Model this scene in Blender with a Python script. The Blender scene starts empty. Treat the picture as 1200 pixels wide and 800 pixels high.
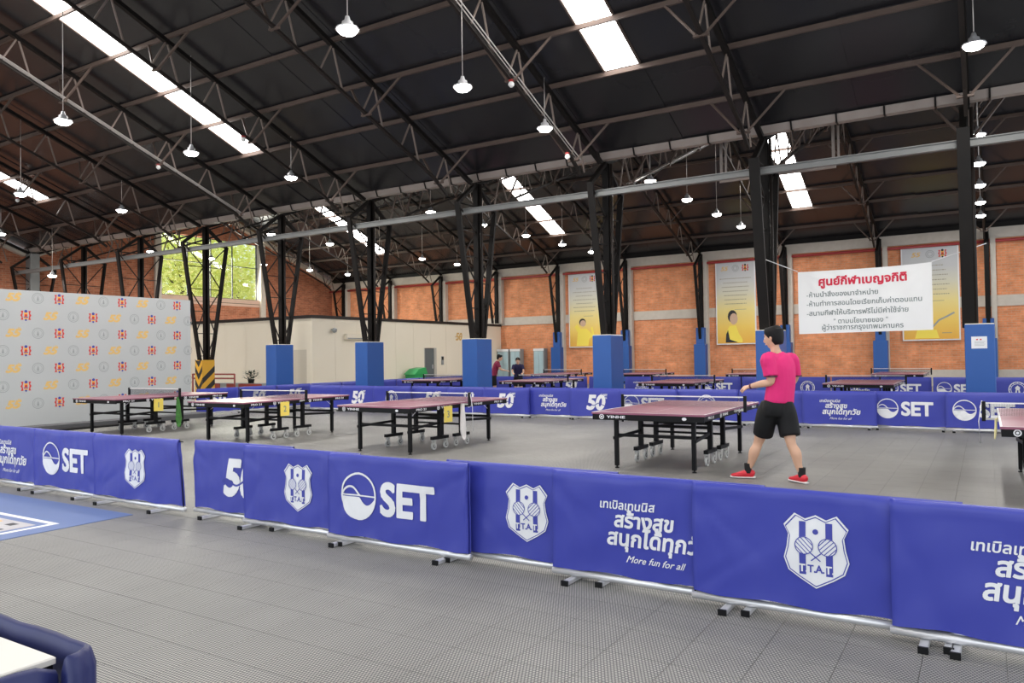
import bpy, bmesh, math, random
import numpy as np
from mathutils import Vector, Matrix
from mathutils.geometry import delaunay_2d_cdt

S = bpy.context.scene
COL = S.collection
# ---------------------------------------------------------------- camera
YAW, PIT, ROL, FPX, EYE = math.radians(-31.7863), math.radians(1.0811), math.radians(-0.835), 896.19, 1.5175
_f = Vector((math.sin(YAW)*math.cos(PIT), math.cos(YAW)*math.cos(PIT), math.sin(PIT)))
_r = Vector((math.cos(YAW), -math.sin(YAW), 0)); _u = _r.cross(_f)
RT = math.cos(ROL)*_r + math.sin(ROL)*_u; UP = -math.sin(ROL)*_r + math.cos(ROL)*_u
cam = bpy.data.objects.new('camera', bpy.data.cameras.new('camera')); COL.objects.link(cam)
cam.matrix_world = Matrix(((RT.x, UP.x, -_f.x, 0), (RT.y, UP.y, -_f.y, 0), (RT.z, UP.z, -_f.z, EYE), (0, 0, 0, 1)))
cam.data.sensor_width = 36; cam.data.lens = FPX*36/1200; cam.data.clip_start = .05; cam.data.clip_end = 300
S.camera = cam
# ---------------------------------------------------------------- sky, lights, exposure
S.view_settings.view_transform = 'Standard'; S.view_settings.look = 'None'
S.view_settings.exposure = 0.28; S.view_settings.gamma = 1; S.view_settings.use_curve_mapping = False
W = bpy.data.worlds.new('sky'); S.world = W; W.use_nodes = True
W.node_tree.nodes['Background'].inputs[0].default_value = (.86, .93, 1, 1)
W.node_tree.nodes['Background'].inputs[1].default_value = 1.15
def area(name, loc, look, sx, sy, power, color=(1, 1, 1)):
    l = bpy.data.lights.new(name, 'AREA'); l.shape = 'RECTANGLE'; l.size = sx; l.size_y = sy; l.energy = power; l.color = color
    o = bpy.data.objects.new(name, l); COL.objects.link(o); o.location = loc
    o.rotation_euler = (Vector(look)-Vector(loc)).to_track_quat('-Z', 'Y').to_euler(); return o
area('daylight_open_side', (-9, -4.0, 3.0), (-9, 6, 2.2), 26, 5, 270, (.97, .98, 1))      # open side of the hall behind the camera
area('daylight_open_end', (9.0, 12, 3.2), (-8, 14, 2.0), 24, 5.5, 240, (1, .98, .95))      # open end beyond the frame's right
area('daylight_window', (-37.2, 27.3, 6.6), (-20, 24, 1.0), 6.2, 3.2, 900, (1, .97, .86))  # through the gable window
L_LAMP, E_SKY = 66, 12.0

# ---------------------------------------------------------------- helpers
def mat(name, col, rough=.6, metal=0, emit=0, spec=.5):
    m = bpy.data.materials.new(name); m.use_nodes = True; b = m.node_tree.nodes['Principled BSDF']
    b.inputs['Base Color'].default_value = (*col, 1); b.inputs['Roughness'].default_value = rough; b.inputs['Metallic'].default_value = metal
    b.inputs['Specular IOR Level'].default_value = spec
    if emit: b.inputs['Emission Color'].default_value = (*col, 1); b.inputs['Emission Strength'].default_value = emit
    return m
def nodes(m): return m.node_tree.nodes, m.node_tree.links, m.node_tree.nodes['Principled BSDF']
def mottled(name, c1, c2, scale=3, rough=.7, bump=0, metal=0, spec=.5, coords='Object'):
    m = mat(name, c1, rough, metal, spec=spec); n, l, b = nodes(m)
    tc = n.new('ShaderNodeTexCoord'); no = n.new('ShaderNodeTexNoise'); no.inputs['Scale'].default_value = scale; no.inputs['Detail'].default_value = 5
    r = n.new('ShaderNodeMix'); r.data_type = 'RGBA'; r.inputs[6].default_value = (*c1, 1); r.inputs[7].default_value = (*c2, 1)
    l.new(tc.outputs[coords], no.inputs['Vector']); l.new(no.outputs['Fac'], r.inputs[0]); l.new(r.outputs[2], b.inputs['Base Color'])
    if bump:
        bp = n.new('ShaderNodeBump'); bp.inputs['Strength'].default_value = bump; l.new(no.outputs['Fac'], bp.inputs['Height']); l.new(bp.outputs[0], b.inputs['Normal'])
    return m
def brickmat(name, c1, c2, mortar, axis):
    m = mat(name, c1, .85, spec=.2); n, l, b = nodes(m)
    g = n.new('ShaderNodeNewGeometry'); sp = n.new('ShaderNodeSeparateXYZ'); cb = n.new('ShaderNodeCombineXYZ')
    l.new(g.outputs['Position'], sp.inputs[0]); l.new(sp.outputs[axis], cb.inputs[0]); l.new(sp.outputs[2], cb.inputs[1])
    br = n.new('ShaderNodeTexBrick'); br.inputs['Scale'].default_value = 1; br.inputs['Brick Width'].default_value = .3; br.inputs['Row Height'].default_value = .095
    br.inputs['Mortar Size'].default_value = .008; br.inputs['Color1'].default_value = (*c1, 1); br.inputs['Color2'].default_value = (*c2, 1); br.inputs['Mortar'].default_value = (*mortar, 1)
    br.inputs['Bias'].default_value = -.2; l.new(cb.outputs[0], br.inputs['Vector'])
    no = n.new('ShaderNodeTexNoise'); no.inputs['Scale'].default_value = 1.6; no.inputs['Detail'].default_value = 9; no.inputs['Roughness'].default_value = .75; l.new(cb.outputs[0], no.inputs['Vector'])
    mp = n.new('ShaderNodeMapRange'); mp.inputs[1].default_value = .3; mp.inputs[2].default_value = .7; mp.inputs[3].default_value = .72; mp.inputs[4].default_value = 1.28; l.new(no.outputs['Fac'], mp.inputs[0])
    mx = n.new('ShaderNodeMix'); mx.data_type = 'RGBA'; mx.blend_type = 'MULTIPLY'; mx.inputs[0].default_value = 1
    l.new(br.outputs['Color'], mx.inputs[6]); l.new(mp.outputs[0], mx.inputs[7]); l.new(mx.outputs[2], b.inputs['Base Color'])
    bp = n.new('ShaderNodeBump'); bp.inputs['Strength'].default_value = .4; bp.inputs['Distance'].default_value = .01; l.new(br.outputs['Fac'], bp.inputs['Height']); bp.invert = True; l.new(bp.outputs[0], b.inputs['Normal'])
    return m
def tilemat(name, base, hole_shade, pitch, period=None):
    """studded plastic tile: rows of raised oval studs over a grid with the shade of its holes painted darker"""
    m = mat(name, base, .5, spec=.45); n, l, b = nodes(m)
    g = n.new('ShaderNodeNewGeometry'); sp = n.new('ShaderNodeSeparateXYZ'); l.new(g.outputs['Position'], sp.inputs[0])
    def M(op, a, c=None, d=None):
        k = n.new('ShaderNodeMath'); k.operation = op
        for i, v in enumerate((a, c, d)):
            if v is None: continue
            if isinstance(v, (int, float)): k.inputs[i].default_value = v
            else: l.new(v, k.inputs[i])
        return k.outputs[0]
    u = M('DIVIDE', sp.outputs[0], pitch); v = M('DIVIDE', sp.outputs[1], pitch)
    row = M('MODULO', M('ABSOLUTE', M('FLOOR', v)), 2.0); u2 = M('ADD', u, M('MULTIPLY', row, .5))
    fu = M('SUBTRACT', M('FRACT', u2), .5); fv = M('SUBTRACT', M('FRACT', v), .5)
    d = M('SQRT', M('ADD', M('POWER', fu, 2.0), M('POWER', M('MULTIPLY', fv, 1.15), 2.0)))
    h = n.new('ShaderNodeMapRange'); h.inputs[1].default_value = .26; h.inputs[2].default_value = .46; h.inputs[3].default_value = 1; h.inputs[4].default_value = 0; l.new(d, h.inputs[0])
    no = n.new('ShaderNodeTexNoise'); no.inputs['Scale'].default_value = .8; no.inputs['Detail'].default_value = 6; l.new(g.outputs['Position'], no.inputs['Vector'])
    mp = n.new('ShaderNodeMapRange'); mp.inputs[1].default_value = .3; mp.inputs[2].default_value = .7; mp.inputs[3].default_value = .84; mp.inputs[4].default_value = 1.14; l.new(no.outputs['Fac'], mp.inputs[0])
    mx = n.new('ShaderNodeMix'); mx.data_type = 'RGBA'; mx.inputs[6].default_value = (*hole_shade, 1); mx.inputs[7].default_value = (*base, 1); l.new(h.outputs[0], mx.inputs[0])  # shade in the gaps between studs is mixed into the base colour
    m2 = n.new('ShaderNodeMix'); m2.data_type = 'RGBA'; m2.blend_type = 'MULTIPLY'; m2.inputs[0].default_value = 1; l.new(mx.outputs[2], m2.inputs[6]); l.new(mp.outputs[0], m2.inputs[7]); l.new(m2.outputs[2], b.inputs['Base Color'])
    bp = n.new('ShaderNodeBump'); bp.inputs['Strength'].default_value = .5; bp.inputs['Distance'].default_value = .003; l.new(h.outputs[0], bp.inputs['Height']); l.new(bp.outputs[0], b.inputs['Normal'])
    return m

class MB:
    def __init__(s): s.v = []; s.f = []; s.m = []
    def add(s, vs, fs, mi=0):
        k = len(s.v); s.v += [tuple(p) for p in vs]; s.f += [tuple(i+k for i in f) for f in fs]; s.m += [mi]*len(fs); return s
    def box(s, lo, hi, mi=0):
        x0, y0, z0 = lo; x1, y1, z1 = hi
        return s.add([(x0,y0,z0),(x1,y0,z0),(x1,y1,z0),(x0,y1,z0),(x0,y0,z1),(x1,y0,z1),(x1,y1,z1),(x0,y1,z1)],
                     [(0,3,2,1),(4,5,6,7),(0,1,5,4),(1,2,6,5),(2,3,7,6),(3,0,4,7)], mi)
    def cham(s, lo, hi, c, mi=0):
        """box with all its edges chamfered at the top and the four uprights"""
        x0, y0, z0 = lo; x1, y1, z1 = hi
        def ring(i, z): return [(x0+i+c,y0+i,z),(x1-i-c,y0+i,z),(x1-i,y0+i+c,z),(x1-i,y1-i-c,z),(x1-i-c,y1-i,z),(x0+i+c,y1-i,z),(x0+i,y1-i-c,z),(x0+i,y0+i+c,z)]
        vs = ring(0, z0)+ring(0, z1-c)+ring(c, z1)
        fs = [tuple(range(7,-1,-1)), tuple(range(16,24))]
        for r in (0, 8):
            for i in range(8): j = (i+1) % 8; fs.append((r+i, r+j, r+8+j, r+8+i))
        return s.add(vs, fs, mi)
    def bar(s, p, q, w, h, mi=0, up=(0,0,1)):
        p = Vector(p); q = Vector(q); d = (q-p).normalized(); a = d.cross(Vector(up))
        if a.length < 1e-4: a = d.cross(Vector((1,0,0)))
        a.normalize(); b = a.cross(d)
        vs = [e+a*(sx*w/2)+b*(sy*h/2) for e in (p, q) for sx, sy in ((-1,-1),(1,-1),(1,1),(-1,1))]
        return s.add(vs, [(0,1,2,3),(7,6,5,4),(0,4,5,1),(1,5,6,2),(2,6,7,3),(3,7,4,0)], mi)
    def tube(s, pts, r, n=8, mi=0, cap=True):
        pts = [Vector(p) for p in pts]; k0 = len(s.v); vs = []; fs = []; L = len(pts)
        rr = r if isinstance(r, (list, tuple)) else [r]*L
        for i, p in enumerate(pts):
            d = (pts[min(i+1, L-1)]-pts[max(i-1, 0)]).normalized(); a = d.cross(Vector((0,0,1)))
            if a.length < 1e-3: a = Vector((1,0,0))
            a.normalize(); b = a.cross(d)
            for j in range(n): t = 2*math.pi*j/n; vs.append(p+(a*math.cos(t)+b*math.sin(t))*rr[i])
        for i in range(L-1):
            for j in range(n): fs.append((i*n+j, i*n+(j+1) % n, (i+1)*n+(j+1) % n, (i+1)*n+j))
        if cap: fs += [tuple(range(n-1,-1,-1)), tuple(range((L-1)*n, L*n))]
        return s.add(vs, fs, mi)
    def lathe(s, prof, c=(0,0,0), n=16, mi=0):
        vs = []; fs = []; P = len(prof)
        for r, z in prof:
            for j in range(n): t = 2*math.pi*j/n; vs.append((c[0]+r*math.cos(t), c[1]+r*math.sin(t), c[2]+z))
        for i in range(P-1):
            for j in range(n): fs.append((i*n+j, i*n+(j+1) % n, (i+1)*n+(j+1) % n, (i+1)*n+j))
        return s.add(vs, fs, mi)
    def mesh(s, name, mats, smooth=False):
        me = bpy.data.meshes.new(name); me.from_pydata(s.v, [], s.f); me.update()
        for m in (mats if isinstance(mats, (list, tuple)) else [mats]): me.materials.append(m)
        if any(s.m): me.polygons.foreach_set('material_index', s.m)
        if smooth: me.polygons.foreach_set('use_smooth', [True]*len(s.f))
        return me
def link(name, me, parent=None, loc=None, rz=0):
    o = bpy.data.objects.new(name, me); COL.objects.link(o)
    if parent: o.parent = parent
    if loc is not None: o.location = loc
    if rz: o.rotation_euler = (0, 0, rz)
    return o
def part(name, mb, mats, parent=None, smooth=False, loc=None, rz=0, label=None, kind=None):
    o = link(name, mb.mesh(name, mats, smooth), parent, loc, rz)
    if label: o['label'] = label
    if kind: o['kind'] = kind
    return o
def tag(o, label, cat, group=None, kind=None):
    o['label'] = label; o['category'] = cat
    if group: o['group'] = group
    if kind: o['kind'] = kind
    return o
def empty(name, loc=(0,0,0), rz=0):
    o = bpy.data.objects.new(name, None); COL.objects.link(o); o.location = loc; o.rotation_euler = (0, 0, rz); return o
def thing(name, label, cat, loc=(0,0,0), rz=0, group=None): return tag(empty(name, loc, rz), label, cat, group)
def struct(name, loc=(0,0,0), label=None, cat=None):
    o = empty(name, loc); o['kind'] = 'structure'
    if label: o['label'] = label; o['category'] = cat
    return o
def dup(root, loc=None, rz=None):
    def cp(o, par):
        c = o.copy(); COL.objects.link(c); c.parent = par
        for ch in kids.get(o, []): cp(ch, c)
        return c
    kids = {}
    for o in root.children_recursive: kids.setdefault(o.parent, []).append(o)
    c = cp(root, None)
    if loc is not None: c.location = loc
    if rz is not None: c.rotation_euler = (0, 0, rz)
    return c

# -------- flat outlines: filled by winding number, so overlapping strokes stay whole
def fill2d(loops):
    V = []; Ed = []; segs = []
    for lp in loops:
        k = len(V); n = len(lp); V += [Vector((p[0], p[1])) for p in lp]; Ed += [(k+i, k+(i+1) % n) for i in range(n)]
        a = np.array([(p[0], p[1]) for p in lp]); segs.append(np.hstack([a, np.roll(a, -1, 0)]))
    if not V: return [], []
    sg = np.vstack(segs); vs, es, fs, *_ = delaunay_2d_cdt(V, Ed, [], 0, 1e-6)
    P = np.array([(v.x, v.y) for v in vs]); out = []
    if len(fs) == 0: return [], []
    T = np.array(fs); c = P[T].mean(1); x0, y0, x1, y1 = sg.T; wn = np.zeros(len(T), int)
    for i, (cx, cy) in enumerate(c):
        side = (x1-x0)*(cy-y0)-(cx-x0)*(y1-y0)
        wn[i] = np.sum((y0 <= cy) & (y1 > cy) & (side > 0))-np.sum((y0 > cy) & (y1 <= cy) & (side < 0))
    keep = T[wn != 0]; return [tuple(p) for p in P], [tuple(int(i) for i in t) for t in keep]
_tc = {}
def text2d(s, bold=0.0, shear=0.0, res=3):
    key = (s, bold, shear)
    if key in _tc: return _tc[key]
    c = bpy.data.curves.new('writing', 'FONT'); c.body = s; c.size = 1; c.shear = shear; c.resolution_u = 5 if len(s) < 4 else 2; c.fill_mode = 'NONE'
    o = bpy.data.objects.new('writing', c); COL.objects.link(o); bpy.context.view_layer.update()
    me = bpy.data.meshes.new_from_object(o.evaluated_get(bpy.context.evaluated_depsgraph_get()))
    nx = {}
    for e in me.edges: nx.setdefault(e.vertices[0], []).append(e.vertices[1]); nx.setdefault(e.vertices[1], []).append(e.vertices[0])
    seen = set(); loops = []; co = [(v.co.x, v.co.y) for v in me.vertices]
    for v0 in range(len(co)):
        if v0 in seen or v0 not in nx: continue
        lp = [v0]; seen.add(v0); cur = v0+1 if (v0+1) in nx[v0] else nx[v0][0]
        while cur not in seen:
            lp.append(cur); seen.add(cur); nn = [q for q in nx[cur] if q not in seen]
            if not nn: break
            cur = nn[0]
        if len(lp) > 2: loops.append([co[i] for i in lp])
    bpy.data.objects.remove(o); bpy.data.curves.remove(c); bpy.data.meshes.remove(me)
    if bold > .004 and loops:
        ar = sum(sum(l_[i-1][0]*l_[i][1]-l_[i][0]*l_[i-1][1] for i in range(len(l_))) for l_ in loops); ex = []
        for l_ in loops:
            for i in range(len(l_)):
                (ax, ay), (bx, by) = l_[i-1], l_[i]; d = math.hypot(bx-ax, by-ay)
                if d < 1e-5: continue
                ux, uy = (bx-ax)/d*bold, (by-ay)/d*bold; k_ = .7
                q = [(ax-ux*k_+uy, ay-uy*k_-ux), (bx+ux*k_+uy, by+uy*k_-ux), (bx+ux*k_-uy, by+uy*k_+ux), (ax-ux*k_-uy, ay-uy*k_+ux)]
                ex.append(q if ar > 0 else q[::-1])
        loops = loops+ex
    V, F = fill2d(loops)
    if V:
        a = np.array([V[i] for f in F for i in f]); lo = a.min(0); hi = a.max(0)
    else: lo = hi = (0, 0)
    _tc[key] = (V, F, lo, hi); return _tc[key]
def densify(V, F, L):
    V = list(V); F = list(F)
    for _ in range(6):
        mid = {}; out = []; again = False
        def mp(a, b):
            k = (min(a, b), max(a, b))
            if k not in mid:
                if math.hypot(V[a][0]-V[b][0], V[a][1]-V[b][1]) <= L: mid[k] = None
                else: mid[k] = len(V); V.append(((V[a][0]+V[b][0])/2, (V[a][1]+V[b][1])/2))
            return mid[k]
        for a, b, c in F:
            x, y, z = mp(a, b), mp(b, c), mp(c, a); k = sum(q is not None for q in (x, y, z))
            if k == 0: out.append((a, b, c)); continue
            again = True
            if k == 3: out += [(a, x, z), (x, b, y), (z, y, c), (x, y, z)]
            else:
                while x is None: a, b, c, x, y, z = b, c, a, y, z, x
                if k == 1: out += [(a, x, c), (x, b, c)]
                elif y is not None: out += [(a, x, c), (x, y, c), (x, b, y)]
                else: out += [(a, x, z), (x, b, c), (x, c, z)]
        F = out
        if not again: break
    return V, F
class Print:
    """a flat print: layers of outlines in the (u, v) plane; layer number lifts it by a hair"""
    def __init__(s): s.items = []
    def poly(s, loops, mi=0, layer=0): V, F = fill2d(loops); s.items.append((V, F, mi, layer)); return s
    def text(s, t, cx, cy, w=None, h=None, mi=0, layer=0, bold=.01, shear=0, align='c'):
        V, F, lo, hi = text2d(t, bold, shear); W0 = hi[0]-lo[0]; H0 = hi[1]-lo[1]
        if not F: return s
        sx = w/W0 if w else h/H0; sy = h/H0 if h else sx
        ox = {'c': cx-sx*(lo[0]+hi[0])/2, 'l': cx-sx*lo[0]}[align]; oy = cy-sy*(lo[1]+hi[1])/2
        s.items.append(([(p[0]*sx+ox, p[1]*sy+oy) for p in V], F, mi, layer)); return s
    def stamp(s, other, cx, cy, sc=1, sy=None):
        sy = sy or sc
        for V, F, mi, la in other.items: s.items.append(([(p[0]*sc+cx, p[1]*sy+cy) for p in V], F, mi, la))
        return s
    def mb(s, fn, L=0):
        b = MB()
        for V, F, mi, la in s.items:
            if L: V, F = densify(V, F, L)
            b.add([fn(p[0], p[1], la) for p in V], F, mi)
        return b
def circ(cx, cy, r, n=24, ry=None, rev=False, a0=0, a1=2*math.pi):
    ry = ry or r; L = [(cx+r*math.cos(a0+(a1-a0)*i/n), cy+ry*math.sin(a0+(a1-a0)*i/n)) for i in range(n if abs(a1-a0-2*math.pi) < 1e-6 else n+1)]
    return L[::-1] if rev else L
def ring(cx, cy, r, t, n=28): return [circ(cx, cy, r, n), circ(cx, cy, r-t, n, rev=True)]
def rect(x0, y0, x1, y1): return [(x0,y0),(x1,y0),(x1,y1),(x0,y1)]
def stroke(pts, w):
    """closed outline around a polyline"""
    L = []; R = []
    for i, p in enumerate(pts):
        a = pts[max(i-1, 0)]; b = pts[min(i+1, len(pts)-1)]; d = math.hypot(b[0]-a[0], b[1]-a[1]) or 1; nx, ny = -(b[1]-a[1])/d*w/2, (b[0]-a[0])/d*w/2
        L.append((p[0]+nx, p[1]+ny)); R.append((p[0]-nx, p[1]-ny))
    return R+L[::-1]

# ---------------------------------------------------------------- materials
M_tile = tilemat('grey_plastic_tile', (.44, .425, .385), (.085, .085, .085), .0175)
M_fabric = mottled('blue_vinyl', (.038, .047, .34), (.047, .06, .39), 3.0, .42, .10, spec=.45)
M_white = mat('white_print', (.8, .8, .82), .6)
M_navy = mat('dark_blue_print', (.05, .06, .36), .6)
M_alu = mat('satin_aluminium', (.78, .78, .8), .35, .6)
M_blk = mat('black_steel', (.0045, .0045, .005), .5, spec=.22)
M_blackpl = mat('black_plastic', (.006, .006, .007), .5, spec=.22)
M_steel = mottled('dark_painted_steel', (.0045, .004, .004), (.012, .0095, .008), 4, .55, spec=.2)
M_purlin = mottled('brown_primed_steel', (.085, .06, .05), (.15, .11, .09), 2, .55, spec=.25)
M_chord = mottled('dark_steel_chord', (.010, .008, .007), (.028, .021, .018), 2, .5, spec=.25)
M_web = mottled('pale_worn_steel', (.16, .12, .10), (.26, .21, .18), 2, .5, spec=.35)
M_roof = mottled('dark_foil_sheet', (.014, .0145, .018), (.024, .0225, .024), .5, .27, spec=.45, coords='Object')
M_gutter = mottled('galvanised_gutter', (.26, .21, .18), (.40, .35, .32), 2, .5)
M_beam = mottled('grey_painted_beam', (.18, .185, .18), (.26, .265, .26), 3, .5)
M_conduit = mat('galvanised_conduit', (.62, .58, .55), .35, .5)
M_sky = mat('skylight_sheet', (1, .96, .93), .5, emit=E_SKY)
M_brick = brickmat('orange_brick', (.78, .31, .15), (.66, .235, .105), (.62, .38, .24), 0)
M_brick2 = brickmat('red_brown_brick', (.50, .18, .095), (.30, .10, .055), (.45, .28, .19), 1)
M_conc = mottled('pale_concrete', (.52, .46, .39), (.66, .6, .53), 5, .85)
M_redpipe = mat('red_pipe_paint', (.35, .03, .03), .4)
M_pad = mottled('blue_pad', (.016, .085, .33), (.02, .10, .37), 2, .4)
M_cream = mottled('cream_panel', (.88, .80, .64), (.91, .84, .70), .8, .6)
M_capblk = mat('black_cap', (.012, .01, .01), .5)
M_plum = mottled('plum_table_top', (.26, .08, .13), (.29, .095, .15), 4, .32, spec=.6)
M_line = mat('white_line', (.82, .82, .8), .5)
M_castor = mat('pale_grey_plastic', (.52, .52, .50), .5)
M_yel = mat('yellow_card', (.85, .66, .12), .7)
M_towel = mat('white_towel', (.78, .74, .72), .95)
M_green = mat('green_plastic', (.02, .35, .10), .4)
M_banner = mottled('white_banner', (.80, .80, .80), (.86, .86, .86), 1.5, .8)
M_redink = mat('red_ink', (.62, .01, .05), .6)
M_greyink = mat('grey_ink', (.17, .21, .21), .6)
M_gold = mat('gold_print', (.72, .47, .16), .6)
M_orange = mat('orange_print', (.85, .42, .05), .6)
M_redp = mat('red_print', (.62, .04, .03), .6)
M_ltgrey = mat('light_grey_print', (.30, .32, .32), .6)
M_back = mottled('grey_white_backdrop', (.46, .475, .48), (.50, .515, .515), 1, .75)
M_rubber = mat('dark_grey_carpet', (.10, .10, .105), .9)

# ---------------------------------------------------------------- the hall
X0, X1 = -36.5, 8.0
YG, YR, YB = 17.7, 8.3, 36.5          # gutter, near ridge, back wall
TH = math.atan(.3925); SL = .3925; ZG = 6.45
TX = [-.22-3.98*k for k in range(-2, 10)]   # truss lines
def zr(y):
    if y <= YG: return ZG+(YG-y)*SL if y >= YR else ZG+(y-(2*YR-YG))*SL
    return ZG+(YB-y)*SL if y >= 27.1 else ZG+(y-YG)*SL

# floor: one tile per object near the camera, the rest joined
floor = struct('floor')
part('floor_slab', MB().box((X0, -6, -.1), (X1, 37, -.012)), mat('floor_slab', (.22, .22, .21), .9), floor)
T = .35; tm = MB().cham((.0008, .0008, -.012), (T-.0008, T-.0008, 0), .0015).mesh('tile', M_tile)
cells = []
ix0 = math.floor((X0+3.45)/T)
for i in range(ix0, int((X1+3.45)/T)):
    for j in range(-6, 106):
        x, y = -3.45+i*T, .1+j*T
        if y < -.6: continue
        cells.append((x, y))
def onview(x, y):
    d = Vector((x+T/2, y+T/2, -EYE)); w = d.dot(_f)
    if w < .6: return False
    px = 600+FPX*d.dot(RT)/w; py = 400-FPX*d.dot(UP)/w
    return -60 < px < 1260 and 400 < py < 860
def mathide(x, y): return x+T < -7.2 and .2 < y < 4.4
cells.sort(key=lambda c: (c[0]+T/2)**2+(c[1]+T/2)**2)
near = [c for c in cells if onview(*c) and not mathide(*c)][:300]; ns = set(near); rest = MB()
for k, (x, y) in enumerate(near): link('tile', tm, floor, (x, y, 0))
g = .0009
for x, y in cells:
    if (x, y) in ns or (y > 22.2 and x < -23.4): continue
    a, b, c2 = x+g, y+g, T-2*g
    rest.add([(a,b,0),(a+c2,b,0),(a+c2,b+c2,0),(a,b+c2,0),(a,b,-.012),(a+c2,b,-.012),(a+c2,b+c2,-.012),(a,b+c2,-.012)], [(0,1,2,3),(0,4,5,1),(1,5,6,2),(2,6,7,3),(3,7,4,0)])
part('tile_field', rest, M_tile, floor, kind='stuff')

# ceiling: folded sheets of dark foil-backed roofing, bay by bay, and the skylights let into them
ceil = struct('ceiling')
SKYX = [(-30.15, -29.3), (-18.55, -17.70), (-6.85, -6.03)]
_sn = [0]
def sheet(name, x0, x1, ya, yb, m, par, up=.10, th=.03, gap=.004):
    if name == 'roof_sheet': _sn[0] += 1; gap = -.02; up += .012*(_sn[0] % 3); ya -= .02; yb += .02   # lapped like real sheeting
    za, zb = zr(ya)+up, zr(yb)+up
    b = MB().add([(x0+gap,ya,za),(x1-gap,ya,za),(x1-gap,yb,zb),(x0+gap,yb,zb),(x0+gap,ya,za+th),(x1-gap,ya,za+th),(x1-gap,yb,zb+th),(x0+gap,yb,zb+th)],
                 [(0,1,2,3),(7,6,5,4),(0,4,5,1),(1,5,6,2),(2,6,7,3),(3,7,4,0)])
    return part(name, b, m, par)
slopes = [(-1.1, 8.3), (8.3, 17.7-.02), (17.72, 27.1), (27.1, 36.6)]
PUR = [1.3, 2.7, 4.05, 5.4, 6.75, 8.1, 9.2]   # distance of each purlin from its eave
xs = sorted([X0, X1]+[x-.0 for x in TX if X0+.5 < x < X1])
for si, (ya, yb) in enumerate(slopes):
    for a, b in zip(xs[:-1], xs[1:]):
        sk = [s for s in SKYX if a < s[0] < b]
        segs = [(a, b)] if not sk or si == 2 else [(a, sk[0][0]), (sk[0][1], b)]
        for p, q in segs:
            mid = (p+q)/2
            if q-p > 2: sheet('roof_sheet', p, mid, ya, yb, M_roof, ceil); sheet('roof_sheet', mid, q, ya, yb, M_roof, ceil)
            else: sheet('roof_sheet', p, q, ya, yb, M_roof, ceil)
        if sk and si != 2:
            p, q = sk[0]; eave = {0: -1.1, 1: 17.7, 3: 36.5}[si]; sg = 1 if si == 0 else -1
            lo, hi = eave+sg*2.7, eave+sg*(9.4 if si != 3 else 8.1); ends = sorted((ya, yb)); l2, h2 = sorted((lo, hi))
            if l2 > ends[0]: sheet('roof_sheet', p, q, ends[0], l2, M_roof, ceil)
            if h2 < ends[1]: sheet('roof_sheet', p, q, h2, ends[1], M_roof, ceil)
            sky = struct('skylight')  # those on the first slope are out of view, added to supply light
            ys = [eave+sg*d for d in ((2.7, 4.05, 5.4, 6.75, 8.1) if si == 3 else (2.7, 4.05, 5.4, 6.75, 8.1, 9.38))]
            for u, v in zip(ys[:-1], ys[1:]): sheet('skylight_panel', p+.02, q-.02, min(u, v)+.012, max(u, v)-.012, M_sky, sky)
            for xx in (p, q):
                part('skylight_frame', MB().bar((xx, l2, zr(l2)+.1), (xx, h2, zr(h2)+.1), .04, .06), M_purlin, sky)
# purlins
for si, (ya, yb) in enumerate(slopes):
    eave = (-1.1, 17.7, 17.7, 36.5)[si]; sg = (1, -1, 1, -1)[si]
    for d in PUR:
        y = eave+sg*d; z = zr(y)+.03
        o = part('purlin', MB().box((X0, -.028, -.05), (X1, .028, .05)), M_purlin, loc=(0, y, z)); o['kind'] = 'structure'
# trusses
N = Vector((0, math.sin(TH), math.cos(TH))); D = Vector((0, math.cos(TH), -math.sin(TH)))
def tp(d, depth): # point on near slope: distance d (in y) from the gutter
    y = YG-d; return Vector((0, y, zr(y)))-N*depth
def mirror(mb, yc):
    o = MB(); o.v = [(x, 2*yc-y, z) for x, y, z in mb.v]; o.f = [f[::-1] for f in mb.f]; o.m = mb.m; return o
lib = {}
def tmesh(key, b, m): lib[key] = b.mesh('truss_piece', m); return lib[key]
topc = MB(); topc.bar(tp(.1, .12), tp(9.4, .12), .11, .10); topm = [topc.mesh('top_chord', M_steel), mirror(topc, YR).mesh('top_chord', M_steel)]
botc = MB(); botc.bar(tp(1.5, .9), tp(9.0, .9), .075, .065)
botc.bar(tp(.9, 1.02), tp(1.5, .9), .075, .065, up=(1,0,0))
botm = {0: [botc.mesh('bottom_chord', M_chord), mirror(botc, YR).mesh('bottom_chord', M_chord)]}
webs = []
for d in PUR[:6]:
    a = tp(d, .17)
    for s in (-1, 1): b = MB(); b.bar(a+D*s*.03, tp(d, .87)+D*(.60 if s > 0 else -.12), .035, .03, up=(1,0,0)); webs.append((b, 0))
brs = []
for d in PUR[0:6:2]:
    n0 = tp(d, .9)
    for s in (-1, 1): b = MB(); b.bar(n0+Vector((s*.09, 0, 0)), tp(d, .0)+Vector((s*.78, 0, 0)), .045, .045); brs.append(b)
    b = MB(); b.bar(n0+Vector((-.14, 0, -.02)), n0+Vector((.14, 0, -.02)), .07, .04); brs.append(b)
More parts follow.
